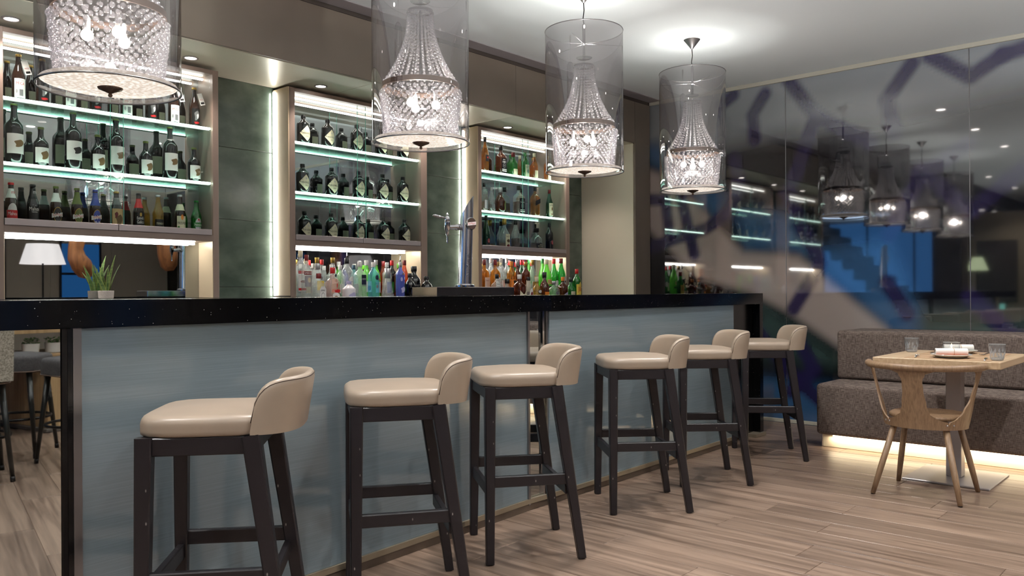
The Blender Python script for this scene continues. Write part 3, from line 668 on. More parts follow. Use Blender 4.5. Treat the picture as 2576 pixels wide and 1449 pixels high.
def cutlery(kind, x, y, ang, label):
    c = thing(kind, label, kind, (x, y, .7542), ang)
    obj('handle', MB().tube([(-.09, 0, .003), (-.05, 0, .003), (.0, 0, .003), (.03, 0, .004)], [.005, .0045, .003, .003], 8), m_chrome, c)
    if kind == 'fork':
        obj('head', MB().prism([(.03, -.004), (.05, -.012), (.065, -.012), (.065, .012), (.05, .012), (.03, .004)], .003, .005), m_chrome, c)
        for k in range(4): obj('tine', MB().tube([(.064, -.0105+.007*k, .004), (.085, -.0105+.007*k, .008), (.098, -.0095+.0065*k, .006)], [.0018, .0016, .0008], 6), m_chrome, c)
    else: obj('blade', MB().prism([(.03, -.004), (.045, -.010), (.10, -.010), (.115, -.002), (.118, .005), (.03, .006)], .003, .0045), m_chrome, c)
cutlery('fork', 5.16, 1.46, R(12), 'steel fork beside the orange plate near the glass')
cutlery('knife', 5.14, 1.10, R(10), 'steel knife on the paper mat beside the orange plate')
cutlery('knife', 5.60, 1.47, R(180), 'steel knife behind the orange plate on the far mat')
cutlery('fork', 5.56, 1.19, R(180), 'steel fork beyond the tumbler on the far mat')
m_tum = glass('tumbler_glass', (.90, .92, .93), .08, (.95, .97, 1), base=.08, rough=.03); m_facet = glass('cut_facet_glass', (.8, .84, .86), .45, (.98, .98, 1), base=.25, rough=.05)
def tumbler(x, y, h_, label):
    g = tag(obj('tumbler', MB().lathe([(.029, 0), (.0315, .003), (.033, .015), (.040, h_*.6), (.0415, h_)], 32, capt=False), m_tum, None, (x, y, .7526 if x > 5.5 else .7540)), label, 'glass')
    obj('thick_base', MB().lathe([(.027, .003), (.030, .012), (.012, .016), (.0001, .016)], 24, capt=False), m_facet, g)
    m = MB()
    for k in range(26):
        a = 2*PI*k/13+.2*(k % 3); z = .016+.012*(k % 4); q = .0335+.12*z
        m.add([((q+.0012)*math.cos(a), (q+.0012)*math.sin(a), z-.012), ((q+.0005)*math.cos(a+.14), (q+.0005)*math.sin(a+.14), z), ((q+.0018)*math.cos(a+.03), (q+.0018)*math.sin(a+.03), z+.016), ((q+.0005)*math.cos(a-.14), (q+.0005)*math.sin(a-.14), z+.002)], [(0, 1, 2, 3)])
    stuff(obj('cut_facets', m, m_facet, g)); obj('rim', MB().tube([(.0415*math.cos(a), .0415*math.sin(a), h_) for a in [2*PI*k/32 for k in range(32)]], .0011, 5, True), m_facet, g)
tumbler(5.555, 1.60, .088, 'cut glass tumbler on the far corner of the table'); tumbler(5.16, 1.045, .088, 'cut glass tumbler at the near corner, largest of the two')
ch_ = thing('candle_holder', 'clear glass cylinder with a lit tealight between the plates', 'candle', (5.41, 1.335, .7524))
obj('glass_cylinder', MB().lathe([(.044, 0), (.046, .002), (.046, .078)], 32, capt=False), m_tum, ch_)
obj('rim', MB().tube([(.046*math.cos(a), .046*math.sin(a), .078) for a in [2*PI*k/32 for k in range(32)]], .0012, 5, True), m_facet, ch_)
obj('inner_cup', MB().lathe([(.006, .002), (.008, .02), (.021, .026), (.022, .042)], 20, capt=False), m_tum, ch_)
obj('tealight', MB().lathe([(.019, .028), (.0195, .030), (.0195, .043), (.0175, .0425), (.0001, .041)], 24), m_white, ch_)
obj('flame', MB().lathe([(.0001, .045), (.0028, .049), (.0032, .053), (.0015, .060), (.0001, .066)], 10), emis('flame', (1, .68, .35), 40), ch_)
# ------------------------------------------------------------------ oak chair with looped back (local +X = front)
cha = thing('dining_chair', 'oak chair with looped back rail and wide centre splat, pulled up to the small table', 'chair', (4.978, 1.367, 0))
def shellpt(ph, z, off=0.0):
    s_ = (z-.385)/.335; rx = .195+.085*s_**1.2-off; ry = .215+.075*s_**1.1-off
    return (.02-rx*math.cos(ph), ry*math.sin(ph), z)
def shell_strip(bounds, zs, name):
    """bounds(z)->(ph0,ph1); solid strip of bent wood"""
    m = MB(); nu = 9; T = .009
    for off in (0, T):
        m.grid(lambda u, v, o=off: shellpt(bounds(zs[round(v*(len(zs)-1))])[0]+(bounds(zs[round(v*(len(zs)-1))])[1]-bounds(zs[round(v*(len(zs)-1))])[0])*u, zs[round(v*(len(zs)-1))], o), nu, len(zs), True)
    for side in (0, 1):
        vs = []; 
        for z in zs: ph = bounds(z)[side]; vs += [shellpt(ph, z, 0), shellpt(ph, z, T)]
        m.add(vs, [(2*i, 2*i+2, 2*i+3, 2*i+1) for i in range(len(zs)-1)], True)
    for z in (zs[0], zs[-1]):
        a, b = bounds(z); vs = []
        for i in range(nu): ph = a+(b-a)*i/(nu-1); vs += [shellpt(ph, z, 0), shellpt(ph, z, T)]
        m.add(vs, [(2*i, 2*i+2, 2*i+3, 2*i+1) for i in range(nu-1)])
    return obj(name, m, m_oakc, cha)
def interp(tab, z):
    if z <= tab[0][0]: return tab[0][1]
    for (a, va), (b, vb) in zip(tab[:-1], tab[1:]):
        if z <= b: t = smooth(a, b, z); return va+(vb-va)*t
    return tab[-1][1]
ZS = [.385+.335*i/24 for i in range(25)]
CW = [(.385, 46), (.422, 45), (.445, 28), (.47, 19), (.52, 15), (.60, 11.8), (.655, 11), (.69, 14), (.72, 29)]
shell_strip(lambda z: (-R(interp(CW, z)), R(interp(CW, z))), ZS, 'centre_splat')
SI = [(.385, 44), (.425, 46), (.45, 58), (.48, 66), (.56, 76), (.64, 79), (.69, 76), (.72, 68)]
SO = [(.385, 92), (.43, 95), (.48, 93), (.56, 88), (.64, 87), (.69, 88), (.72, 90)]
for s_ in (-1, 1):
    shell_strip(lambda z, s_=s_: (s_*R(interp(SI, z)), s_*R(interp(SO, z))), ZS, 'side_arm')
obj('top_rail', MB().tube([(.03-.29*math.cos(a), .300*math.sin(a), .726) for a in [R(-91)+R(182)*k/40 for k in range(41)]], [.010, .016]+[.0185]*37+[.016, .010], 10), m_oakc, cha)
sm = MB(); n = 40
def seatpt(k, f): a = 2*PI*k/n; c, s_ = math.cos(a), math.sin(a); q = (abs(c)**2.6+abs(s_)**2.6)**(-1/2.6); return (.030+(.215 if c > 0 else .178)*f*q*c, (.190+.016*c)*f*q*s_)
vs = []; fs = []
PRF = [(.94, .428), (1.0, .434), (1.0, .448), (.96, .453), (.7, .447), (.3, .441), (.02, .441)]
for f, z in PRF: vs += [(*seatpt(k, f), z) for k in range(n)]
for j in range(len(PRF)-1):
    for k in range(n): fs.append((j*n+k, j*n+(k+1) % n, (j+1)*n+(k+1) % n, (j+1)*n+k))
fs.append(tuple(range(n-1, -1, -1))); sm.add(vs, fs, True); obj('seat', sm, m_oakc, cha)
for sx, sy, tx, ty in ((-.185, -.222, -.085, -.122), (-.185, .222, -.085, .122), (.235, -.212, .13, -.135), (.235, .212, .13, .135)):
    lg = obj('leg', MB().tube([(sx, sy, .004), (sx+(tx-sx)*.3, sy+(ty-sy)*.3, .135), (tx, ty, .43)], [.0125, .0165, .0175], 14), m_oakc, cha)
    obj('foot_glide', MB().lathe([(.008, 0), (.011, .001), (.011, .005)], 10, cx=sx, cy=sy), m_dark, lg)
for s_ in (-1, 1):
    for d in (-5, 5):
        x, y, z = shellpt(s_*R(47+d), .412, -.001); b = MB(); sphere_pts((x, y, z), .0058, b, 10, 6); obj('rivet', b, m_chrome, cha)
# ------------------------------------------------------------------ bottles
G = dict(
    clear=glass('bottle_clear', (.95, .98, .975), .14, (.93, .96, .96), base=.05),
    white=mat('bottle_white_ceramic', S(226, 222, 226), .25, coat=.4),
    brown=mat('bottle_brown', S(40, 20, 9), .06, spec=.6, coat=.3),
    dark=mat('bottle_near_black', S(14, 13, 13), .05, spec=.6, coat=.4),
    black=mat('bottle_black', S(8, 8, 9), .07, spec=.6, coat=.4),
    green=glass('bottle_green', (.12, .60, .16), .28, (.05, .42, .08), base=.05),
    dgreen=glass('bottle_dark_green', (.03, .18, .06), .5, (.02, .14, .05), base=.05),
    lime=glass('bottle_lime', (.42, .88, .26), .4, (.25, .75, .12), base=.04),
    amber=glass('bottle_amber', (.86, .50, .14), .16, (.72, .34, .06), base=.05),
    rum=glass('bottle_rum', (.42, .14, .05), .3, (.20, .06, .02), base=.05),
    blue=glass('bottle_pale_blue', (.50, .80, .90), .22, (.25, .65, .8), base=.05),
    violet=glass('bottle_blue_violet', (.40, .46, .85), .38, (.22, .28, .75), base=.05),
    pink=glass('bottle_pink', (.96, .84, .82), .18, (.9, .6, .58), base=.05),
    teal=glass('bottle_teal', (.5, .8, .8), .25, (.4, .75, .78), base=.05),
    gold=glass('bottle_gold', (.75, .55, .15), .3, (.7, .48, .1), base=.05),
    orange=glass('bottle_orange', (.85, .28, .10), .3, (.8, .2, .05), base=.05))
def pm(name, c, rough=.5, metal=0.0): return mat('print_'+name, c, rough, metal)
K = dict(white=pm('white', S(232, 230, 226)), cream=pm('cream', S(222, 214, 184)), black=pm('black', S(14, 14, 15), .35), red=pm('red', S(186, 26, 30), .4), dred=pm('dark_red', S(112, 24, 26), .4),
         gold=pm('gold', S(178, 146, 72), .3, .7), silver=pm('silver', S(190, 190, 192), .3, .7), blue=pm('blue', S(34, 56, 140), .4), navy=pm('navy', S(26, 30, 58), .4), green=pm('green', S(38, 120, 50), .4),
         lime=pm('lime', S(110, 200, 30), .4), orange=pm('orange', S(226, 134, 46), .45), yellow=pm('yellow', S(226, 200, 80), .5), brown=pm('brown', S(116, 88, 52), .6), wood=pm('cork_wood', S(188, 148, 96), .6),
         grey=pm('grey', S(110, 110, 112), .5), olive=pm('olive', S(96, 104, 46), .5), lilac=pm('lilac', S(176, 172, 206), .5), sand=pm('sand', S(206, 170, 120), .6), teal=pm('teal_cap', S(40, 70, 90), .4))
PROF = dict(
    beer=([(.93, 0), (1, .015), (1, .50), (.96, .56), (.72, .67), (.50, .77), (.42, .86), (.40, .945)], .945, .46),
    large=([(.93, 0), (1, .012), (1, .60), (.96, .65), (.72, .70), (.46, .745), (.38, .80), (.33, .93), (.38, .935), (.38, .97)], .97, .40),
    stub=([(.93, 0), (1, .015), (1, .55), (.95, .61), (.66, .68), (.44, .74), (.38, .80), (.36, .94)], .94, .42),
    apoth=([(.95, 0), (1, .015), (1, .68), (.97, .705), (.70, .76), (.42, .83), (.32, .86), (.32, .90)], .885, .36),
    spirit=([(.94, 0), (1, .015), (1, .62), (.95, .67), (.62, .735), (.40, .79), (.36, .85), (.35, .88)], .86, .40),
    slope=([(.94, 0), (1, .012), (1, .46), (.95, .54), (.75, .64), (.50, .74), (.38, .82), (.35, .88)], .86, .40),
    square=([(.95, 0), (1, .015), (1, .58), (.96, .63), (.72, .69), (.46, .74), (.36, .79), (.36, .86)], .85, .42),
    round=([(.70, 0), (.86, .02), (.98, .15), (1, .32), (.93, .48), (.70, .60), (.42, .68), (.32, .74), (.31, .84)], .82, .40),
    cone=([(.96, 0), (1, .03), (.80, .28), (.52, .56), (.46, .62), (.44, .66)], .64, .50),
    squat=([(.94, 0), (1, .015), (1, .50), (.92, .58), (.60, .67), (.40, .73), (.36, .84)], .82, .46),
    decant=([(.78, 0), (.88, .02), (1, .22), (1, .42), (.90, .54), (.55, .66), (.36, .72), (.34, .82)], .80, .44))
_mc = {}
def bottle(name, kind, x, y, z, h, r, g, cap, deco, label, group=None, sq=0, seg=22, capz=None, liq=None, turn=0.0, collar=None, cat='bottle'):
    prof, cz, cr = PROF[kind]; cz = capz or cz
    key = (kind, round(h, 4), round(r, 4), g, sq)
    if key not in _mc: _mc[key] = MB().lathe([(a*r, b*h) for a, b in prof], seg, sq).mesh(name); _mc[key].materials.append(G[g])
    o = tag(obj(name, _mc[key], None, None, (x, y, z)), label, cat, group)
    if turn: o.rotation_euler = (0, 0, turn)
    ck = ('cap', kind, round(h, 4), round(r, 4), round(cz, 3), cap)
    if ck not in _mc: _mc[ck] = MB().lathe([(cr*r*.97, cz*h), (cr*r, cz*h+.001), (cr*r, h-.002), (cr*r*.93, h)], 16).mesh('cap'); _mc[ck].materials.append(K[cap])
    obj('cap', _mc[ck], None, o)
    if collar:      # printed sleeve on the neck
        z0, z1, m_ = collar; pr = [(interp([(b, a) for a, b in prof], zz)*r+.0008, zz*h) for zz in [z0+(z1-z0)*i/5 for i in range(6)]]
        obj('neck_label', MB().lathe(pr, 18, capb=False, capt=False), K[m_], o)
    if liq:
        lv, lm = liq; pr = [(a*r*.93, max(b*h, .004)) for a, b in prof if b < lv]; pr.append((interp([(b, a) for a, b in prof], lv)*r*.93, lv*h)); obj('liquid', MB().lathe(pr, 18, sq), G[lm], o)
    lab = None; i = 0
    for d in deco:
        i += 1; rr = r+.0004+.00028*i; fl = (r+.0002+.00028*i) if sq else None
        if d[0] == 'p':
            _, w_, z0, z1, m_ = d[:5]; shp = d[5] if len(d) > 5 else None; xx = d[6]*r if len(d) > 6 else 0
            mb = patch_mb(w_*r, z0*h, z1*h, rr, fl, xx, shape=shp, n=11)
            if lab is None: lab = obj('label', mb, K[m_], o)
            else: obj('label_print', mb, K[m_], lab)
        elif d[0] == 'b':   # back label
            _, w_, z0, z1, m_ = d; mb = patch_mb(w_*r, z0*h, z1*h, r+.0006, None if not sq else -(r+.0006), n=9, turn=PI if not sq else 0); obj('back_label', mb, K[m_], o)
        elif d[0] == 't':
            _, s_, w_, zc, m_ = d[:5]; hh = d[5]*h if len(d) > 5 and d[5] else None; tilt = d[6] if len(d) > 6 else 0; xx = d[7]*r if len(d) > 7 else 0
            obj('lettering', text_mb(s_, w_*r, zc*h, rr, fl, hh, tilt, xx), K[m_], lab or o)
    return o
# --- beer cabinet
Z1, Z2, Z3, YS_ = 2.1865, 1.8435, 1.5136, 4.937
gm = 'tagged craft beer bottles on the top shelf'
for i, x in enumerate((1.529, 1.647, 1.786, 1.925, 2.10, 2.246, 2.387, 2.520)):
    pos = ('at the left end', 'second along', 'third along', 'fourth along', 'fifth along', 'sixth along', 'seventh along', 'at the right end')[i]
    if i % 2 == 0:
        deco = [('p', 1.9, .06, .47, 'white'), ('t', 'Cerveza', 1.0, .435, 'black', .035), ('t', 'MICA', 1.3, .365, 'red', .062), ('p', .6, .10, .24, 'grey', None, .1), ('p', .35, .15, .24, 'silver', OVAL, -.6), ('b', 1.2, .06, .40, 'cream')]
        lb = 'brown bottle, white label with red lettering, '+pos+' of the top beer shelf'
    else:
        deco = [('p', 1.9, .06, .47, 'black'), ('p', 1.1, .14, .45, 'grey', BLOB), ('p', .5, .2, .36, 'white', BLOB, .2), ('p', 1.3, .08, .15, 'red', BLOB), ('b', 1.2, .06, .40, 'cream')]
        lb = 'brown bottle with dark portrait label, '+pos+' of the top beer shelf'
    b_ = bottle('beer_bottle', 'beer', x, YS_, Z1, .252, .0325, 'brown', 'gold', deco, lb, gm)
    if i in (0, 7, 6):
        tg = obj('paper_tag', MB().add([(-.016, 0, -.075), (.016, 0, -.075), (.016, 0, .0), (-.016, 0, .0), (-.016, .0012, -.075), (.016, .0012, -.075), (.016, .0012, 0), (-.016, .0012, 0)], [(0, 1, 2, 3), (7, 6, 5, 4), (0, 4, 5, 1), (3, 2, 6, 7), (1, 5, 6, 2), (0, 3, 7, 4)]), K['white'], b_, (.018, -.030, .215))
        tg.rotation_euler = (-.12, -.28, 0)
        obj('tag_lettering', MB().add(text_mb('MICA', .022, -.04, 1, .0006).v, TXT['MICA'][1]), K['red'], tg)
        obj('tag_print', MB().add([(-.011, -.0006, -.068), (.012, -.0006, -.068), (.012, -.0006, -.056), (-.011, -.0006, -.056)], [(0, 1, 2, 3)]), K['black'], tg)
for i, x in enumerate((1.506, 1.637, 1.803, 1.936, 2.039, 2.213, 2.362, 2.516)):
    big = i in (0, 2, 4, 6); pos = {0: 'first', 2: 'second', 4: 'third', 6: 'fourth', 1: 'first', 3: 'second', 5: 'third', 7: 'last'}[i]
    pr_ = 'black' if i == 2 else 'brown'
    if big: bottle('beer_bottle', 'large', x, YS_, Z2, .325, .044, 'dark', 'olive', [('p', 2.3, .17, .50, 'white'), ('p', 1.35, .26, .42, pr_, BLOB, .3), ('b', 2.0, .17, .50, 'cream')], 'tall black beer bottle with white label, '+pos+' of the tall ones on the middle shelf', 'black beer bottles on the middle shelf')
    else: bottle('beer_bottle', 'stub', x, YS_, Z2, .219, .0375, 'dark', 'olive', [('p', 2.2, .10, .48, 'white'), ('p', 1.35, .15, .43, 'brown', BLOB, .3), ('b', 1.8, .10, .46, 'cream')], 'short black beer bottle with white label, '+pos+' of the short ones on the middle shelf', 'black beer bottles on the middle shelf')
SMT = [('p', 1.5, .14, .50, 'gold', OVAL), ('p', 1.36, .155, .485, 'black', OVAL)]
def sm_deco(c2): return [('p', 1.5, .13, .50, 'gold', OVAL), ('p', 1.36, .145, .485, c2, OVAL), ('p', 2.1, .24, .38, 'white', [(-.5, .0), (.5, .25), (.5, 1), (-.5, .75)]), ('t', 'SanMiguel', 1.7, .31, 'red', .075, .09)]
BEERS = [
    (1.489, 'brown', 'red', [('p', 1.6, .12, .52, 'white', OVAL), ('p', 1.9, .16, .36, 'red'), ('t', 'Mahou', 1.5, .28, 'white', .08), ('t', 'm', .5, .76, 'red', .05)], (.64, .86, 'white'), 'brown beer bottle with white and red label and white neck'),
    (1.595, 'dark', 'black', [('p', 1.9, .06, .46, 'black'), ('t', 'Mahou', 1.7, .42, 'white', .09), ('t', 'NEGRA', .9, .345, 'white', .03), ('t', 'm', .5, .80, 'white', .06)], (.66, .90, 'black'), 'black beer bottle with white lettering and no other colour'),
    (1.712, 'brown', 'olive', sm_deco('black'), (.62, .84, 'white'), 'brown beer bottle with slanted banner and white neck'),
    (1.822, 'brown', 'olive', sm_deco('olive'), (.60, .90, 'olive'), 'brown beer bottle with slanted banner and olive green neck'),
    (1.921, 'brown', 'blue', sm_deco('blue')+[('t', '0,0', .9, .16, 'white', .11)], (.60, .92, 'blue'), 'brown beer bottle with slanted banner and blue neck'),
    (2.039, 'dark', 'gold', [('p', 2.2, .08, .56, 'sand'), ('p', 1.3, .1, .45, 'brown', BLOB, .1), ('p', .6, .3, .5, 'dred', BLOB, -.4)], (.66, .84, 'grey'), 'dark beer bottle with sepia portrait label'),
    (2.168, 'brown', 'black', [('p', 2.1, .05, .50, 'black'), ('p', .4, .40, .50, 'gold', OVAL), ('t', 'Estrella', 1.4, .36, 'white', .075), ('t', 'Galicia', 1.4, .26, 'white', .08), ('p', 2.1, .12, .16, 'red')], (.62, .86, 'red'), 'brown beer bottle with black label and red neck'),
    (2.286, 'gold', 'silver', [('p', 2.1, .05, .36, 'black'), ('t', 'STRONGBOW', 1.5, .25, 'cream', .055)], None, 'pale gold cider bottle with a black label'),
    (2.423, 'brown', 'silver', [('p', 2.1, .05, .46, 'cream'), ('p', .55, .36, .50, 'orange', OVAL), ('t', 'PAULANER', 1.75, .28, 'black', .07), ('p', 1.7, .09, .13, 'dred'), ('p', .5, .10, .22, 'green', BLOB, -.75)], (.60, .76, 'cream'), 'tall brown beer bottle with cream label and cream collar'),
    (2.529, 'green', 'green', [('p', 1.6, .06, .52, 'green', OVAL), ('p', 1.35, .09, .49, 'silver', OVAL), ('p', 2.0, .24, .36, 'green'), ('t', 'Heineken', 1.6, .30, 'white', .07), ('p', .4, .40, .48, 'red', DIAMOND)], None, 'green glass beer bottle at the right end')]
for i, (x, g, cap, deco, col_, lb) in enumerate(BEERS):
    hh = .245 if i == 8 else (.218 if i == 9 else .232)
    bottle('beer_bottle', 'beer', x, YS_, Z3, hh, .0315 if i != 5 else .034, g, cap, deco, lb+' on the bottom beer shelf', 'beer bottles on the bottom shelf', collar=col_)
# --- gin cabinet: one bottle, copied
ginlab = [('p', 2.3, .09, .63, 'cream', DIAMOND), ('t', "HENDRICK'S", 1.5, .36, 'black', .062), ('t', '·GIN·', .55, .26, 'black', .04), ('p', .3, .46, .53, 'silver', DIAMOND), ('b', 1.15, .08, .50, 'cream')]
gin0 = bottle('gin_bottle', 'apoth', 3.318, 4.935, Z1, .206, .0455, 'black', 'black', ginlab, 'x', 'squat black gin bottles with cream diamond labels')
first = True
ORD = ('first', 'second', 'third', 'fourth', 'fifth')
for zz, xs, row in ((Z1, (3.318, 3.522, 3.780, 4.009, 4.226), 'top'), (Z2, (3.309, 3.553, 3.795, 4.021, 4.223), 'middle'), (Z3, (3.323, 3.548, 3.789, 4.030, 4.237), 'bottom')):
    for i, x in enumerate(xs):
        o = gin0 if first else copy_tree(gin0); first = False
        o.location = (x, 4.935, zz); o.rotation_euler = (0, 0, random.uniform(-.12, .12)); o['label'] = 'squat black gin bottle with cream diamond label, %s from the left on the %s shelf' % (ORD[i], row)
# --- whisky cabinet
def jd(extra='white'): return [('p', 1.7, .05, .56, 'black'), ('t', 'JACK', .7, .50, extra, .04), ('t', "DANIEL'S", 1.2, .43, extra, .05), ('p', .8, .22, .38, 'silver', OVAL), ('p', .68, .235, .365, 'black', OVAL), ('t', 'OLD No.7', .5, .30, extra, .04), ('p', 1.4, .10, .13, extra), ('p', 1.4, .16, .18, extra)]
W = [
    (5.159, Z1, 'slope', .306, .034, 'amber', 'black', [('p', 1.2, .30, .48, 'black'), ('p', .5, .38, .44, 'red', DIAMOND)], 0, 'tall amber whisky bottle with small black label'),
    (5.363, Z1, 'square', .255, .040, 'rum', 'black', jd(), 6, 'square dark whiskey bottle with black and white label'),
    (5.526, Z1, 'squat', .215, .040, 'green', 'dred', [('p', 1.5, .06, .30, 'cream')], 0, 'short green bottle with cream label'),
    (5.690, Z1, 'spirit', .235, .037, 'green', 'green', [('p', 1.6, .06, .52, 'cream'), ('t', 'DYC', 1.2, .42, 'black', .07), ('p', .7, .18, .34, 'grey', OVAL)], 0, 'tall straight green bottle with a long cream label'),
    (5.819, Z1, 'slope', .245, .034, 'amber', 'cream', [('p', 1.4, .06, .34, 'cream')], 0, 'amber bottle with cream cap beside the straight green one'),
    (6.010, Z1, 'spirit', .245, .034, 'amber', 'gold', [('p', 1.4, .06, .28, 'cream')], 0, 'golden bottle partly behind a pendant lamp'),
    (5.146, Z2, 'spirit', .250, .034, 'clear', 'black', [('p', 1.3, .1, .4, 'silver')], 0, 'clear bottle with black stopper'),
    (5.212, Z2, 'slope', .215, .030, 'clear', 'silver', [('p', 1.3, .1, .3, 'grey')], 0, 'slim clear textured bottle with silver cap'),
    (5.349, Z2, 'decant', .228, .049, 'rum', 'silver', [('p', .8, .12, .48, 'olive', OVAL, .5)], 0, 'round ribbed amber decanter bottle'),
    (5.599, Z2, 'square', .268, .044, 'clear', 'black', jd(), 6, 'square clear bottle with black and white label'),
    (5.827, Z2, 'spirit', .275, .036, 'amber', 'black', [('p', 1.9, .36, .62, 'black', [(-.5, 0), (.5, .4), (.5, 1), (-.5, .6)])], 6, 'square amber bottle with slanted black label'),
    (6.036, Z2, 'slope', .270, .034, 'dgreen', 'dred', [('p', 1.9, .08, .52, 'cream'), ('t', 'JAMESON', 1.5, .44, 'black', .06), ('p', .5, .26, .38, 'brown', OVAL), ('p', .8, .12, .15, 'dred')], 0, 'dark green bottle with tall cream label'),
    (5.168, Z3, 'slope', .300, .034, 'dgreen', 'dgreen' if 0 else 'black', [('p', 1.5, .08, .30, 'black'), ('p', .8, .20, .33, 'red', OVAL), ('t', 'Havana', .7, .29, 'white', .035), ('t', 'Club', .55, .24, 'white', .035)], 0, 'slim dark bottle with a small red and black label'),
    (5.403, Z3, 'round', .284, .050, 'clear', 'gold', [('p', 1.2, .06, .52, 'cream'), ('t', 'PACTO', .9, .44, 'brown', .05), ('p', .8, .12, .20, 'dred', OVAL), ('p', .8, .26, .36, 'brown', OVAL)], 0, 'round-shouldered clear bottle with tall cream label'),
    (5.552, Z3, 'slope', .280, .042, 'clear', 'black', [('p', 1.6, .04, .14, 'cream')], 0, 'clear sloping bottle half full of dark rum'),
    (5.841, Z3, 'squat', .225, .058, 'clear', 'black', [('p', 1.7, .07, .36, 'black'), ('t', 'RON', .5, .32, 'cream', .04), ('t', 'BARCELÓ', 1.1, .26, 'cream', .05), ('t', 'IMPERIAL', .9, .18, 'sand', .035)], 0, 'squat wide rum bottle with black label'),
    (6.033, Z3, 'spirit', .285, .036, 'dark', 'black', [('p', 1.5, .08, .44, 'grey', [(-.5, 0), (.5, 0), (.5, .8), (0, 1), (-.5, .8)]), ('p', 1.35, .1, .42, 'black', [(-.5, 0), (.5, 0), (.5, .8), (0, 1), (-.5, .8)]), ('p', .75, .28, .42, 'red', OVAL), ('t', 'Havana', .65, .37, 'white', .035), ('t', 'Club', .5, .32, 'white', .035)], 0, 'straight black rum bottle with red round emblem')]
LIQ = {9: (.40, 'dark'), 13: (.20, 'amber'), 14: (.42, 'rum'), 15: (.36, 'rum'), 7: (.4, 'amber')}
for i, (x, zz, kind, h_, r_, g, cap, deco, sq, lb) in enumerate(W):
    row = {Z1: 'top', Z2: 'middle', Z3: 'bottom'}[zz]
    lq = {6: (.35, 'amber'), 7: (.3, 'rum'), 9: (.45, 'rum'), 13: (.25, 'amber'), 14: (.42, 'rum'), 15: (.40, 'rum')}.get(i)
    bottle('spirit_bottle', kind, x, 4.915 if i == 7 else 4.94, zz, h_, r_, g, cap, deco, lb+' on the %s whisky cabinet shelf' % row, 'spirit bottles on the %s shelf' % row, sq, liq=lq, seg=24)
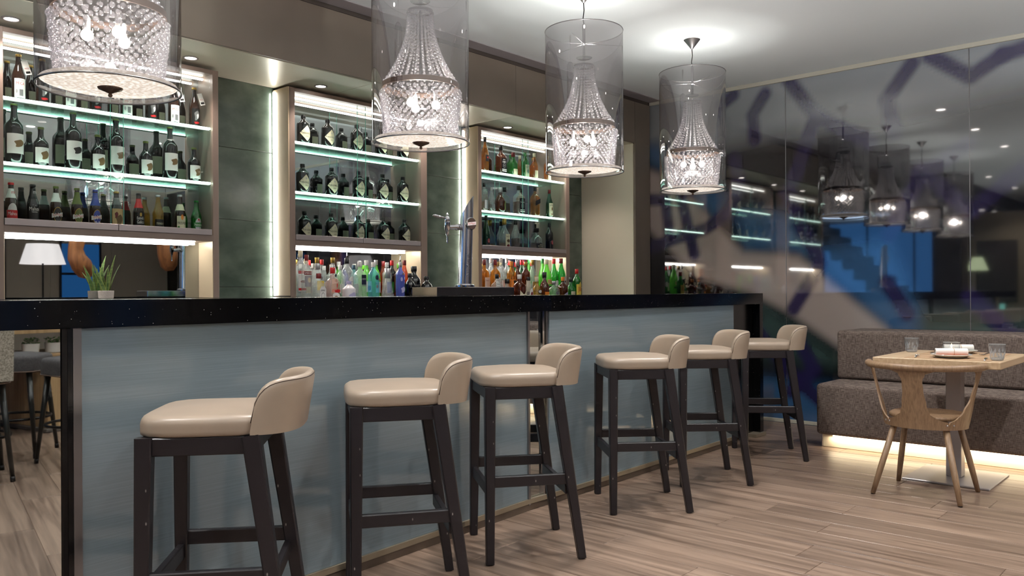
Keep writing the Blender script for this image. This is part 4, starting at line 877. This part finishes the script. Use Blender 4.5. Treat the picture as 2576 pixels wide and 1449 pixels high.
# --- bottles on the back counter: upper ledge (z 1.12) and front well (z 1.0)
U, F_ = 1.1205, 1.0505
P2 = [
    (3.232, 4.85, U, 'spirit', .319, .036, 'clear', 'cream', [('p', 2.0, .50, .56, 'red'), ('t', 'STOLICHNAYA', 1.8, .53, 'white', .03), ('p', 2.0, .12, .48, 'white'), ('p', 1.2, .30, .36, 'dred', OVAL), ('p', 2.0, .14, .19, 'red')], 'tall clear vodka bottle with white and red label at the left edge'),
    (3.212, 4.75, U, 'spirit', .285, .034, 'clear', 'dred', [('p', 2.1, .52, .61, 'dred'), ('t', 'SMIRNOFF', 1.9, .565, 'white', .05), ('p', 1.9, .24, .50, 'silver'), ('p', .7, .34, .46, 'cream', OVAL)], 'clear vodka bottle with dark red band and red cap'),
    (3.324, 4.925, U, 'spirit', .266, .034, 'clear', 'cream', [('p', 1.4, .1, .4, 'cream')], 'clear bottle with cream cap in the back row near the vodka'),
    (3.402, 4.95, U, 'spirit', .236, .034, 'clear', 'white', [('p', 1.4, .1, .4, 'silver')], 'clear bottle with white screw cap in the back row'),
    (3.368, 4.855, U, 'slope', .274, .036, 'clear', 'gold', [('p', 1.4, .1, .35, 'cream')], 'clear sloping bottle with gold cap'),
    (3.292, 4.735, U, 'round', .227, .043, 'clear', 'silver', [('p', 1.4, .2, .48, 'yellow'), ('p', .45, .50, .62, 'grey', OVAL)], 'round clear bottle with yellow label and grey cap'),
    (3.475, 4.95, U, 'spirit', .266, .034, 'clear', 'red', [('p', 1.4, .1, .4, 'white')], 'clear bottle with bright red cap in the back row'),
    (3.545, 4.93, U, 'spirit', .231, .034, 'clear', 'white', [('p', 1.4, .1, .4, 'cream')], 'clear bottle with plain white cap behind the pink gin'),
    (3.195, 4.585, F_, 'square', .276, .040, 'clear', 'dred', [('p', 1.2, .05, .62, 'white', [(-.5, 0), (.5, 0), (.5, .86), (.25, 1), (-.25, 1), (-.5, .86)], .15), ('p', .7, .22, .44, 'grey', OVAL, .15), ('p', .6, .235, .425, 'white', OVAL, .15), ('t', 'BOMBAY', .8, .50, 'black', .05, 0, .15), ('t', 'DRY GIN', .8, .14, 'black', .05, 0, .15)], 'square clear gin bottle with white arched label and red cap'),
    (3.305, 4.585, F_, 'square', .317, .040, 'pink', 'red', [('p', 1.3, .34, .46, 'red', BLOB, .2), ('t', 'BEEFEATER', 1.6, .42, 'red', .07), ('p', 1.4, .2, .37, 'white', OVAL), ('p', .6, .24, .29, 'brown', OVAL), ('p', .22, .47, .62, 'red', BLOB, .2)], 'pinkish gin bottle with red guard figure label and red cap'),
    (3.462, 4.80, U, 'slope', .275, .036, 'clear', 'gold', [('p', 1.6, .1, .46, 'cream'), ('p', .5, .36, .44, 'gold', OVAL), ('p', .4, .50, .58, 'navy', OVAL)], 'clear bottle with pale yellow label and gold cap'),
    (3.620, 4.93, U, 'spirit', .228, .034, 'clear', 'white', [('p', 1.4, .1, .4, 'white')], 'clear bottle with ribbed white cap behind the black-capped gin'),
    (3.528, 4.725, U, 'spirit', .269, .042, 'clear', 'black', [('p', 1.1, .06, .52, 'white', [(-.5, 0), (.5, 0), (.5, .86), (.25, 1), (-.25, 1), (-.5, .86)], .3), ('p', .6, .22, .40, 'grey', OVAL, .3), ('p', .5, .235, .385, 'white', OVAL, .3)], 'wide clear bottle with tall black cap and white side label'),
    (3.432, 4.575, F_, 'apoth', .227, .046, 'white', 'lilac', [('p', 1.5, .12, .62, 'lilac', BLOB), ('p', 1.9, .71, .715, 'navy')], 'white ceramic bottle with a pale lilac map print'),
    (3.712, 4.89, U, 'slope', .230, .034, 'teal', 'teal', [('p', 1.2, .1, .4, 'silver')], 'pale teal bottle with dark teal cap'),
    (3.614, 4.69, U, 'square', .247, .040, 'clear', 'white', [('p', 1.0, .34, .62, 'navy', None, .1), ('t', 'LONDON', .8, .50, 'white', .05, 0, .1), ('p', .9, .30, .33, 'grey', None, .1)], 'square clear bottle with navy rectangular label'),
    (3.804, 4.86, U, 'slope', .266, .037, 'lime', 'white', [('p', 1.4, .12, .42, 'white'), ('p', .9, .16, .3, 'blue', OVAL)], 'bright green bottle with white cap behind the pale blue one'),
    (3.735, 4.69, U, 'spirit', .245, .041, 'blue', 'white', [('p', .75, .48, .62, 'navy', OVAL), ('t', 'CÎROC', 1.0, .38, 'navy', .08), ('p', .4, .24, .34, 'silver', OVAL)], 'pale blue glass bottle with a navy round emblem'),
    (3.948, 4.93, U, 'slope', .274, .036, 'lime', 'silver', [('p', 1.4, .1, .4, 'white'), ('p', .6, .42, .5, 'red', OVAL)], 'green bottle with silver cap in the back row'),
    (3.974, 4.83, U, 'spirit', .254, .035, 'clear', 'white', [('p', 1.4, .1, .42, 'blue')], 'clear bottle with blue label and white cap behind the cone flask'),
    (3.880, 4.71, U, 'cone', .205, .046, 'clear', 'silver', [('p', 1.4, .02, .07, 'silver')], 'cone-shaped clear flask with silver neck'),
    (4.105, 4.93, U, 'spirit', .275, .035, 'dark', 'red', [('p', 1.4, .1, .4, 'green')], 'dark bottle with red cap in the back row'),
    (4.073, 4.81, U, 'spirit', .247, .036, 'rum', 'lime', [('p', 1.4, .1, .42, 'green')], 'dark brown bottle with bright lime green cap'),
    (3.985, 4.69, U, 'spirit', .250, .034, 'violet', 'silver', [('p', 1.3, .08, .30, 'lilac', BLOB), ('p', .5, .44, .56, 'lilac', OVAL, -.4), ('p', .4, .47, .58, 'white', DIAMOND, .5), ('p', .35, .62, .70, 'gold', OVAL)], 'blue-violet bottle with a metal pourer'),
    (4.205, 4.90, U, 'slope', .278, .036, 'orange', 'dred', [('p', 1.4, .1, .3, 'red')], 'red-orange bottle with dark red cap'),
    (4.180, 4.76, U, 'squat', .227, .050, 'black', 'black', [('t', 'BULLDOG', 1.2, .36, 'silver', .06)], 'larger round-shouldered black bottle at the right of the gin bottles'),
    (4.085, 4.70, U, 'squat', .171, .036, 'black', 'black', [('p', .8, .1, .3, 'navy')], 'small black bottle before the larger black one'),
    (4.262, 4.71, U, 'squat', .151, .042, 'black', 'black', [('t', 'GIN', .6, .3, 'silver', .07)], 'small black bottle standing alone beside the cabinet post')]
for i, (x, y, z, kind, h_, r_, g, cap, deco, lb) in enumerate(P2):
    sq = 6 if kind == 'square' else 0
    if z == F_: h_ -= .05
    b_ = bottle('spirit_bottle', kind, x, y, z, h_, r_, g, cap, deco, lb, 'clear spirit bottles on the back counter', sq, seg=24)
    if i in (23, 12): obj('pourer', MB().tube([(0, 0, h_), (0, 0, h_+.02), (.006, 0, h_+.055)], [.006, .004, .003], 8), m_chrome, b_)
P3 = [
    (5.060, 4.86, U, 'square', .304, .036, 'amber', 'dred', [('p', 1.6, .1, .5, 'white'), ('t', "Dewar's", 1.2, .42, 'dred', .05)], 'amber whisky bottle with maroon cap hard against the cabinet post'),
    (5.072, 4.745, U, 'square', .300, .036, 'amber', 'dred', [('p', 1.6, .12, .5, 'white'), ('t', "Dewar's", 1.3, .43, 'dred', .06), ('p', 1.0, .30, .32, 'grey'), ('p', 1.0, .24, .25, 'grey')], 'amber whisky bottle with white label and maroon cap in front of its twin'),
    (5.205, 4.92, U, 'spirit', .324, .035, 'clear', 'white', [('p', 1.4, .1, .4, 'cream')], 'clear bottle with tall white cap in the back row of the whisky niche'),
    (5.150, 4.80, U, 'slope', .286, .037, 'clear', 'wood', [('p', 1.5, .12, .40, 'red', [(-.5, 0), (.5, .4), (.5, 1), (-.5, .6)])], 'clear bottle with wooden cap and slanted red label'),
    (5.270, 4.86, U, 'spirit', .328, .036, 'clear', 'white', [('p', 1.4, .1, .4, 'white')], 'tallest clear bottle with a long white and grey cap'),
    (5.420, 4.93, U, 'spirit', .330, .035, 'clear', 'white', [('p', 1.4, .1, .4, 'cream')], 'clear bottle with ridged white cap behind the orange-banded one'),
    (5.288, 4.755, U, 'spirit', .290, .042, 'amber', 'orange', [('p', 1.8, .1, .46, 'orange'), ('p', 1.0, .34, .46, 'black', BLOB)], 'amber bottle with orange banded cap and orange label'),
    (5.404, 4.79, U, 'round', .312, .042, 'rum', 'silver', [('p', .9, .3, .46, 'black', OVAL), ('p', .6, .12, .22, 'cream')], 'lattice-cut amber cognac bottle with silver cap'),
    (5.640, 4.95, U, 'spirit', .319, .034, 'dgreen', 'red', [('p', 1.4, .1, .4, 'cream')], 'dark green bottle with red cap in the back row'),
    (5.478, 4.755, U, 'spirit', .292, .039, 'rum', 'gold', [('p', 1.5, .1, .44, 'cream')], 'dark rum bottle with gold and white cap'),
    (5.655, 4.83, U, 'slope', .316, .039, 'clear', 'gold', [('p', 1.5, .1, .38, 'gold'), ('p', .9, .42, .55, 'sand', OVAL)], 'clear bottle with gold cap and gold round seal'),
    (5.760, 4.93, U, 'slope', .307, .033, 'green', 'red', [('p', 1.4, .1, .4, 'cream')], 'slim green bottle with red cap among the gold ones'),
    (4.905, 4.57, F_, 'square', .292, .040, 'clear', 'black', jd(), 'square clear bottle with black and white label beside the drip tray'),
    (5.035, 4.575, F_, 'round', .255, .050, 'clear', 'black', [('p', .5, .36, .48, 'black', OVAL, .4), ('p', .6, .1, .26, 'brown', OVAL, .4), ('p', .8, .28, .36, 'gold', OVAL)], 'round clear tequila bottle with dark stopper'),
    (5.200, 4.585, F_, 'square', .293, .044, 'rum', 'white', [('p', 1.9, .05, .46, 'cream', [(-.5, 0), (.5, 0), (.5, 1), (.1, .62), (-.5, 1)]), ('t', "Ballantine's", 1.5, .2, 'brown', .06)], 'brown squared whisky bottle with cream label and white cap'),
    (5.318, 4.585, F_, 'spirit', .274, .037, 'clear', 'black', [('p', 1.3, .1, .56, 'white', OVAL), ('p', .7, .2, .44, 'dred', OVAL), ('p', 1.2, .1, .24, 'black')], 'clear bottle with white oval label and orange tint'),
    (5.424, 4.585, F_, 'round', .276, .042, 'gold', 'cream', [('p', 1.2, .36, .52, 'black', OVAL), ('p', 1.0, .39, .50, 'white', OVAL), ('p', 1.0, .06, .2, 'orange', DIAMOND)], 'net-covered bottle with black and white oval label'),
    (5.545, 4.60, F_, 'squat', .319, .043, 'rum', 'black', [('p', 1.5, .08, .36, 'orange'), ('t', 'Carlos', 1.0, .24, 'brown', .05)], 'brown brandy bottle with plain orange label'),
    (5.648, 4.575, F_, 'square', .242, .042, 'clear', 'silver', [('p', 1.2, .12, .5, 'grey'), ('p', .3, .34, .44, 'black', OVAL)], 'short square clear bottle with grey label'),
    (5.785, 4.585, F_, 'square', .279, .038, 'rum', 'orange', [('p', 1.3, .1, .42, 'lilac', [(-.5, 0), (.5, 0), (.5, 1), (-.5, .7)])], 'small brown liqueur bottle with orange cap'),
    (5.935, 4.61, F_, 'squat', .278, .040, 'green', 'black', [('p', 1.7, .08, .44, 'cream'), ('t', 'DYC', 1.1, .36, 'brown', .07)], 'short green bottle with cream label at the end of the row'),
    (6.010, 4.60, F_, 'spirit', .355, .041, 'green', 'red', [('p', 2.0, .10, .62, 'yellow', [(-.5, 0), (.5, 0), (.5, .85), (.2, .85), (0, 1), (-.2, .85), (-.5, .85)]), ('t', 'J&B', 1.4, .38, 'red', .18)], 'green bottle with yellow label and red cap, last before the cream panel'),
    (5.815, 4.80, U, 'slope', .325, .050, 'lime', 'cream', [('p', 1.3, .30, .43, 'sand'), ('t', 'ETXE', 1.1, .365, 'brown', .08), ('p', 1.9, .18, .25, 'black')], 'bright lime green cone-shouldered bottle'),
    (5.968, 4.835, U, 'slope', .335, .042, 'green', 'red', [('p', 1.6, .22, .40, 'white', OVAL)], 'bright green sloping bottle with a bold red cap'),
    (6.055, 4.82, U, 'slope', .341, .047, 'green', 'dred', [('p', 1.2, .20, .52, 'white', OVAL, .3), ('p', .8, .32, .40, 'dred', DIAMOND, .3), ('t', 'MARTINI', .9, .36, 'black', .035, 0, .3)], 'tall green vermouth bottle with a round white label'),
    (5.935, 4.945, U, 'slope', .341, .040, 'lime', 'green', [('p', 1.4, .1, .4, 'white')], 'pale green vermouth bottle with green cap in the back row')]
for i, (x, y, z, kind, h_, r_, g, cap, deco, lb) in enumerate(P3):
    sq = 6 if kind == 'square' else 0
    if z == F_: h_ -= .05
    bottle('spirit_bottle', kind, x, y, z, h_, r_, g, cap, deco, lb, 'amber and green bottles on the back counter', sq, seg=24)
# ------------------------------------------------------------------ beer tap on its drip tray
tr = tag(obj('drip_tray', MB().bbox(0, .615, 0, .20, 0, .047, .0015), m_chrome, None, (2.985, 3.215, BT+.0005)), 'long polished steel drip tray on the bar top', 'drip tray')
obj('grating', MB().bbox(.02, .595, .02, .18, .0471, .0485, .0005), m_dark, tr)
tp = thing('beer_tap', 'chrome beer tap tower with slanted top, round badge and lever faucet', 'beer tap', (3.325, 3.35, BT+.0490), 0)
obj('flange', MB().lathe([(.052, 0), (.058, .002), (.058, .010), (.048, .016), (.042, .018)], 32), m_chrome, tp)
def towerpt(u, v):
    a = 2*PI*u; z = .018+v*(.445+.060*math.cos(a-R(-48))); lean = .012*v; r = .040-.002*v
    return (lean+r*math.cos(a), -lean*.9+r*math.sin(a), z)
m = MB(); m.grid(towerpt, 36, 14, True, True); m.add([towerpt(k/36, 1) for k in range(36)], [tuple(range(36))])
m_tap = mat('polished_steel', S(222, 224, 230), .22, metal=1.0)
obj('tower', m, m_tap, tp)
bd = thing if 0 else None
dirb = R(-96); bx_, by_ = math.cos(dirb), math.sin(dirb)
def disc(cx, cy, cz, d, r0, r1, depth):
    m = MB(); n = 28; ex = Vector((-d.y, d.x, 0)); ez = Vector((0, 0, 1)); c0 = Vector((cx, cy, cz)); vs = []
    for rr, dd in ((r0, 0), (r0, depth*.7), (r1, depth)): vs += [c0+d*dd+ex*(rr*math.cos(2*PI*k/n))+ez*(rr*math.sin(2*PI*k/n)) for k in range(n)]
    fs = [(j*n+k, j*n+(k+1) % n, (j+1)*n+(k+1) % n, (j+1)*n+k) for j in range(2) for k in range(n)]; fs.append(tuple(2*n+k for k in range(n))); return m.add(vs, fs)
D = Vector((bx_, by_, 0))
bg = obj('badge', disc(.010+.034*bx_, -.009+.034*by_, .36, D, .036, .033, .012), m_chrome, tp)
obj('badge_face', disc(.010+.0462*bx_, -.009+.0462*by_, .36, D, .0315, .0315, .0006), mat('badge_brown', S(70, 54, 48), .3), bg)
def flat_text(s_, w_, c0, d, hgt=None, tilt=0.0, up_=None):
    vs, fs, asp = TXT[s_]; ex = Vector((-d.y, d.x, 0)); ez = Vector((0, 0, 1)); hgt = hgt or w_/asp; ct, sn = math.cos(tilt), math.sin(tilt)
    return MB().add([Vector(c0)+ex*(a*w_*ct-b*hgt*sn)+ez*(a*w_*sn+b*hgt*ct) for a, b in vs], fs)
cb = Vector((.010, -.009, .36))+D*.0472
bn = MB(); ex = Vector((-D.y, D.x, 0)); bn.add([cb-ex*.031+Vector((0, 0, -.013)), cb+ex*.031+Vector((0, 0, -.005)), cb+ex*.031+Vector((0, 0, .013)), cb-ex*.031+Vector((0, 0, .005))], [(0, 1, 2, 3)])
obj('badge_banner', bn, K['white'], bg); obj('badge_lettering', flat_text('SanMiguel', .052, cb+D*.0006, D, .014, .12), K['red'], bg)
tx = MB(); vs_, fs_, asp_ = TXT['SanMiguel']
out = []
for a, b in vs_:
    zz = .125+a*.13+0.0; ang = R(-108)-b*.030/.0395; v = (zz-.018)/.46; out.append((.012*v+.0403*math.cos(ang), -.011*v+.0403*math.sin(ang), zz))
obj('embossed_lettering', tx.add(out, fs_), mat('engraved_grey', S(120, 122, 128), .3, metal=.9), tp)
# faucet: shank towards -X with a lever and spout
fc = obj('faucet_body', MB().lathe([(.005, -.045), (.008, -.043), (.010, -.02), (.016, -.012), (.017, .03), (.013, .034), (.015, .038), (.015, .055), (.009, .062), (.005, .068), (.008, .074), (.002, .086)], 18), m_chrome, tp, (-.115, .02, .335))
obj('shank', MB().tube([(-.115, .02, .335), (-.10, .018, .337), (-.095, .017, .337), (-.06, .012, .34), (-.055, .011, .34), (-.03, .006, .342)], [.010, .010, .014, .014, .018, .018], 14), m_chrome, tp)
obj('lever', MB().tube([(-.118, .02, .388), (-.15, .024, .391), (-.17, .027, .392), (-.20, .031, .398), (-.212, .033, .399)], [.007, .006, .010, .009, .004], 12), m_chrome, tp)
obj('spout', MB().lathe([(.0035, -.088), (.0045, -.087), (.0045, -.05), (.006, -.044)], 12), m_chrome, tp, (-.115, .02, .335))
# ------------------------------------------------------------------ potted plant in the niche of the beer cabinet
pp = thing('potted_plant', 'small snake plant in a white dimpled pot in the niche under the beer cabinet', 'plant', (1.985, 4.955, 1.1205))
obj('pot', MB().lathe([(.036, 0), (.040, .002), (.043, .045), (.040, .046), (.036, .036)], 32), mat('white_dimpled_pot', S(214, 204, 196), .5, bump=((150, 150, 150), 1.0, .004)), pp)
obj('soil', MB().lathe([(.0001, .039), (.038, .038)], 20, capb=False, capt=False), mat('soil', S(52, 40, 32), .9), pp)
m_leaf = mat('leaf_green', S(60, 92, 48), .4, noise=((20, 20, 90), S(120, 148, 88), 3)); m_lfe = mat('leaf_yellow_edge', S(176, 186, 104), .45)
for k, (dx, dy, hh, lean, az) in enumerate([(-.018, 0, .16, -.05, .2), (-.006, .008, .17, -.015, 1.0), (.004, -.006, .145, .008, .4), (.012, .006, .22, .045, .6), (.018, -.004, .165, .062, 1.4), (0, .014, .15, -.03, 2.1), (-.012, -.01, .12, -.06, 2.6)]):
    m1 = MB(); me_ = MB(); n = 9; ca, sa = math.cos(az), math.sin(az); L = []
    for i in range(n):
        s_ = i/(n-1); wd = .0125*(1-s_**2.6)*(0.75+.9*s_*(1-s_))+.0004; x0 = dx+lean*s_**1.5; z0 = .036+hh*s_; L.append((x0, dy, z0, wd))
    for f0, f1, mm in ((-1, 1, m1), (-1.0, -.76, me_), (.76, 1.0, me_)):
        off = .0 if mm is m1 else .0006
        for sgn in (1, -1):
            vs = []
            for x0, y0, z0, wd in L: vs += [(x0+ca*wd*f0-sa*(.0008+off)*sgn, y0+sa*wd*f0+ca*(.0008+off)*sgn, z0), (x0+ca*wd*f1-sa*(.0008+off)*sgn, y0+sa*wd*f1+ca*(.0008+off)*sgn, z0)]
            mm.add(vs, [(2*i, 2*i+1, 2*i+3, 2*i+2) for i in range(n-1)], True)
    lf = obj('leaf', m1, m_leaf, pp); obj('leaf_edge', me_, m_lfe, lf)
# ------------------------------------------------------------------ the rest of the room, seen only in the mirrors and the polished glass
m_pat = mat('patterned_fabric', S(134, 124, 112), .9, noise=((110, 110, 110), S(190, 182, 168), 1)); m_char = mat('charcoal_fabric', S(58, 55, 56), .9, noise=((90, 90, 90), S(74, 70, 70), 2))
m_bleg = mat('black_lacquer_leg', S(26, 25, 22), .3)
def high_stool(x, y, rz, m_, label):
    s_ = thing('upholstered_stool', label, 'bar stool', (x, y, 0), rz, 'upholstered high stools at the plant table')
    obj('seat', rbox(-.22, .22, -.21, .21, .60, .72, .03, .015), m_, s_)
    obj('piping', MB().tube([(.222*math.cos(a)*(abs(math.cos(a))**5+abs(math.sin(a))**5)**-.2, .212*math.sin(a)*(abs(math.cos(a))**5+abs(math.sin(a))**5)**-.2, .607) for a in [2*PI*k/40 for k in range(40)]], .004, 5, True), m_bron, s_)
    obj('backrest', MB().grid(lambda u, v: (.17+.03*math.cos((u-.5)*2.2)+.045*v+(.03 if 0 else 0), .22*math.sin((u-.5)*2.4), .62+.36*v), 13, 6, True).grid(lambda u, v: (.225+.03*math.cos((u-.5)*2.2)+.045*v, .225*math.sin((u-.5)*2.4), .62+.36*v), 13, 6, True).grid(lambda u, v: (.17+.055*v+.03*math.cos((u-.5)*2.2)+.045, .22*math.sin((u-.5)*2.4), .98), 13, 2).grid(lambda v, u: (.17+.055*v+.03*math.cos(1.1)+.045*u, (.205 if 1 else 0), .62+.36*u), 2, 6).grid(lambda v, u: (.17+.055*v+.03*math.cos(1.1)+.045*u, -.205, .62+.36*u), 2, 6), m_, s_)
    for sx in (-1, 1):
        for sy in (-1, 1):
            l_ = obj('leg', MB().tube([(sx*.215, sy*.205, .03), (sx*.16, sy*.155, .60)], [.013, .020], 12), m_bleg, s_); obj('foot_cap', MB().tube([(sx*.217, sy*.207, .0), (sx*.215, sy*.205, .032)], [.0145, .0145], 12), m_dark, l_)
    obj('foot_ring', MB().tube([(.235*math.cos(a), .225*math.sin(a), .27) for a in [2*PI*k/36 for k in range(36)]], .010, 8, True), m_dark, s_)
high_stool(.80, -.68, R(86), m_pat, 'patterned beige high stool with nailhead trim, reflected at the end of the bar')
high_stool(1.10, -1.50, R(205), m_char, 'charcoal high stool with foot ring, reflected behind the patterned one')
high_stool(1.47, -.90, R(-20), m_char, 'charcoal high stool half hidden by the bar post in the mirror')
ht = thing('plant_table', 'high oak table with a shelf of white plant pots, reflected beside the bar', 'table', (1.305, -2.788, 0), R(-23.6))
obj('tabletop', MB().bbox(-.75, .75, -.40, .40, .83, .87, .003), m_oakl, ht); obj('shelf', MB().bbox(-.70, .70, -.30, .36, .63, .655, .003), m_oakl, ht)
for a in (-.55, .05, .62): obj('leg_panel', MB().bbox(a-.09, a+.09, -.36, .36, .03, .628, .003), m_oakl, ht); obj('plinth', MB().bbox(a-.12, a+.12, -.39, .39, .0005, .029, .003), mat('grey_plinth', S(96, 88, 82), .6), ht)
for i, (dx, lab) in enumerate(((-.06, 'square white pot'), (.13, 'wider off-white pot'))):
    q = thing('succulent_pot', lab+' of green succulents on the plant table shelf', 'plant', (1.35+dx*.92, -2.535-dx*.4, .6555))
    obj('pot', MB().lathe([(.05, 0), (.058, .004), (.066, .085), (.060, .086), (.056, .07)], 24, 6 if i == 0 else 0), m_white, q)
    lv = MB()
    for k in range(90):
        a = random.uniform(0, 2*PI); rr = .062*math.sqrt(random.random()); z0 = .075+random.uniform(0, .05); an = random.uniform(0, 2*PI); l_ = .022
        cx_, cy_ = rr*math.cos(a), rr*math.sin(a); d_ = Vector((math.cos(an), math.sin(an), random.uniform(.3, 1.0))).normalized()*l_; sd = Vector((-math.sin(an), math.cos(an), 0))*.008; c_ = Vector((cx_, cy_, z0))
        lv.add([c_, c_+d_*.5+sd, c_+d_, c_+d_*.5-sd, c_+d_*.5+Vector((0, 0, -.004))], [(0, 1, 2, 3), (0, 4, 1), (1, 4, 2), (2, 4, 3), (3, 4, 0)])
    stuff(obj('foliage', lv, mat('succulent_green', S(62, 118, 50), .45, noise=((40, 40, 40), S(110, 160, 80), 2)), q))
# reflected floor lamp, two added unseen lamps to brighten the ceiling, hanging driftwood, panelled far wall with dusk windows
for lx, ly, pw_, lab in ((4.18, -2.5, 260, 'floor lamp with wide white shade, reflected in the niche under the beer cabinet'), (2.6, -1.0, 230, 'added unseen floor lamp with wide white shade between the plant table and the banquette'),
                    (-0.35, 1.95, 260, 'added unseen floor lamp with wide white shade before the near end of the bar')):
    fl_ = thing('floor_lamp', lab, 'lamp', (lx, ly, 0))
    obj('base', MB().lathe([(.14, 0), (.15, .004), (.15, .02), (.02, .03)], 28), m_dark, fl_); obj('pole', MB().lathe([(.012, .03), (.012, 1.72)], 10), m_dark, fl_)
    obj('shade', MB().lathe([(.285, 1.58), (.20, 1.86)], 40, capb=False, capt=False), mat('lamp_shade_cloth', S(226, 214, 214), .8, emit=(1, .94, .94, 1), estr=.6), fl_)
    light('ceiling_fill_uplight', 'SPOT', (lx, ly, 1.84), pw_, (.97, .99, 1), spot_size=R(168), spot_blend=.15, shadow_soft_size=.05, rot=(PI, 0, 0))  # upward fill for the ceiling; two of these lamps are added for it
m_drift = wood('driftwood', S(120, 72, 38), S(164, 106, 60), 2, .55, .6, False)
def drift(x, y, z0, pts, label):
    d = thing('driftwood_sculpture', label, 'sculpture', (x, y, z0))
    obj('limb', MB().tube([(p[0], p[1], p[2]) for p in pts], [p[3] for p in pts], 14), m_drift, d); obj('cable', MB().tube([(pts[-1][0], pts[-1][1], pts[-1][2]), (pts[-1][0], pts[-1][1], CEIL-z0)], .003, 5), m_dark, d)
drift(4.72, -2.6, 1.40, [(.10, 0, 0, .05), (.08, 0, .06, .12), (.0, .02, .18, .14), (-.06, 0, .30, .12), (-.07, 0, .42, .10), (-.03, 0, .60, .11), (-.04, 0, .75, .06)], 'hanging driftwood limb with a bulbous foot, reflected beside the white lamp shade')
drift(6.0, -2.6, 1.52, [(.04, 0, 0, .06), (.03, 0, .08, .13), (0, .02, .25, .15), (-.04, 0, .5, .12), (-.02, 0, .7, .06)], 'hanging driftwood limb, reflected beside the beer tap in the niche mirror')
WP = bpy.data.objects['wall_front']
m_wp = mat('warm_grey_wall_panel', S(128, 118, 106), .6); m_dusk = emis('dusk_window', (.03, .16, .46), .4)
for i in range(16):
    x0 = -8.6+i*.97; obj('panel', MB().bbox(x0+.006, x0+.964, -4.6, -4.585, .02, 2.9, .003), m_wp, WP)
for i, (a, b, top) in enumerate(((5.15, 5.75, 2.0), (4.0, 4.30, 2.0), (-3.5, -1.2, 2.6))):
    w_ = struct(obj('window_%d' % (i+1), MB().bbox(a, b, -4.584, -4.57, .3, top, .003), m_dusk)); obj('frame', MB().bbox(a-.03, a, -4.584, -4.55, .27, top+.03, .002), m_dark, w_); obj('frame', MB().bbox(b, b+.03, -4.584, -4.55, .27, top+.03, .002), m_dark, w_); obj('transom', MB().bbox(a, b, -4.5695, -4.55, 1.48, 1.52, .002), m_dark, w_)
# lobby: stair seen from below against a dusk-blue window, column, lit counter
w_ = struct(obj('window_4', MB().bbox(-5.6, -5.55, 4.4, 9.6, .05, 2.70, .003), emis('lobby_dusk_glass', (.05, .20, .52), 1.3)))
for k in range(6): obj('mullion', MB().bbox(-5.548, -5.52, 4.5+k*1.0, 4.54+k*1.0, .05, 2.70, .003), m_dark, w_)
sr = thing('staircase', 'straight dark staircase in the lobby, reflected as a sawtooth in the printed glass', 'staircase', (-3.0, 0, 0))
m_stair = mat('dark_stair', S(40, 36, 34), .5)
for i in range(12):
    c1 = 6.86-.23*(i-2); z1 = 2.19-.208*(i-2)
    if z1 < 0.05: continue
    obj('step', MB().bbox(-1.2, 0, c1-.23, c1, z1, min(z1+.30, 2.71), .004), m_stair, sr)
cl_ = struct(obj('column_lobby', MB().bbox(-1.05, -.6, 3.42, 3.85, 0, CEIL, .01), mat('dark_column', S(36, 30, 28), .3)))
ct = thing('reception_counter', 'reception counter with glowing sea-green front, reflected in the printed glass', 'counter', (-2.2, 3.2, 0))
obj('body', MB().bbox(-.5, 0, 0, 2.1, .001, .62, .004), m_blackp, ct); obj('light_panel', MB().bbox(-.45, .0, .02, 2.08, .621, .90, .004), emis('sea_green_panel', (.30, .85, .72), 1.4), ct); obj('top', MB().bbox(-.55, .04, -.02, 2.12, .901, .94, .004), m_blackp, ct)
bw = thing('side_board', 'tall beige cupboard in the lobby with a table lamp, reflected in the printed glass', 'cupboard', (-4.2, 1.6, 0))
obj('body', MB().bbox(-.4, 0, 0, 2.6, .001, 2.65, .006), mat('beige_cupboard', S(150, 134, 110), .5), bw); obj('niche', MB().bbox(.0005, .02, 1.7, 2.4, .9, 2.1, .004), m_brownd, bw)
tl_ = thing('table_lamp', 'small glowing green-white table lamp in the lobby', 'lamp', (-2.45, 3.6, .9405))
obj('foot', MB().lathe([(.08, 0), (.08, .012), (.014, .02), (.012, .55)], 18), m_dark, tl_); obj('shade', MB().lathe([(.17, .55), (.08, .78)], 24, capb=False, capt=False), emis('table_lamp_glow', (.85, 1, .6), 1.6), tl_)
for i, (x, y) in enumerate([(-4.6, 5.4), (-5.2, 5.1), (-4.4, 4.7), (-5.2, 4.5), (-4.8, 4.9), (-4.4, 3.95), (-5.0, 3.85), (-5.3, 4.05), (-2.0, 5.2), (-2.0, 6.4)]):
    downlight(x, y, 2.72, .06, '%s of the bright downlight dots of the low lobby ceiling in the printed glass' % ORDN[i], 'lobby_downlight', 'downlights in the lobby ceiling')
light('lobby_light', 'AREA', (-3.0, 6.0, 2.65), 40, (.55, .75, 1), shape='DISK', size=1.5)
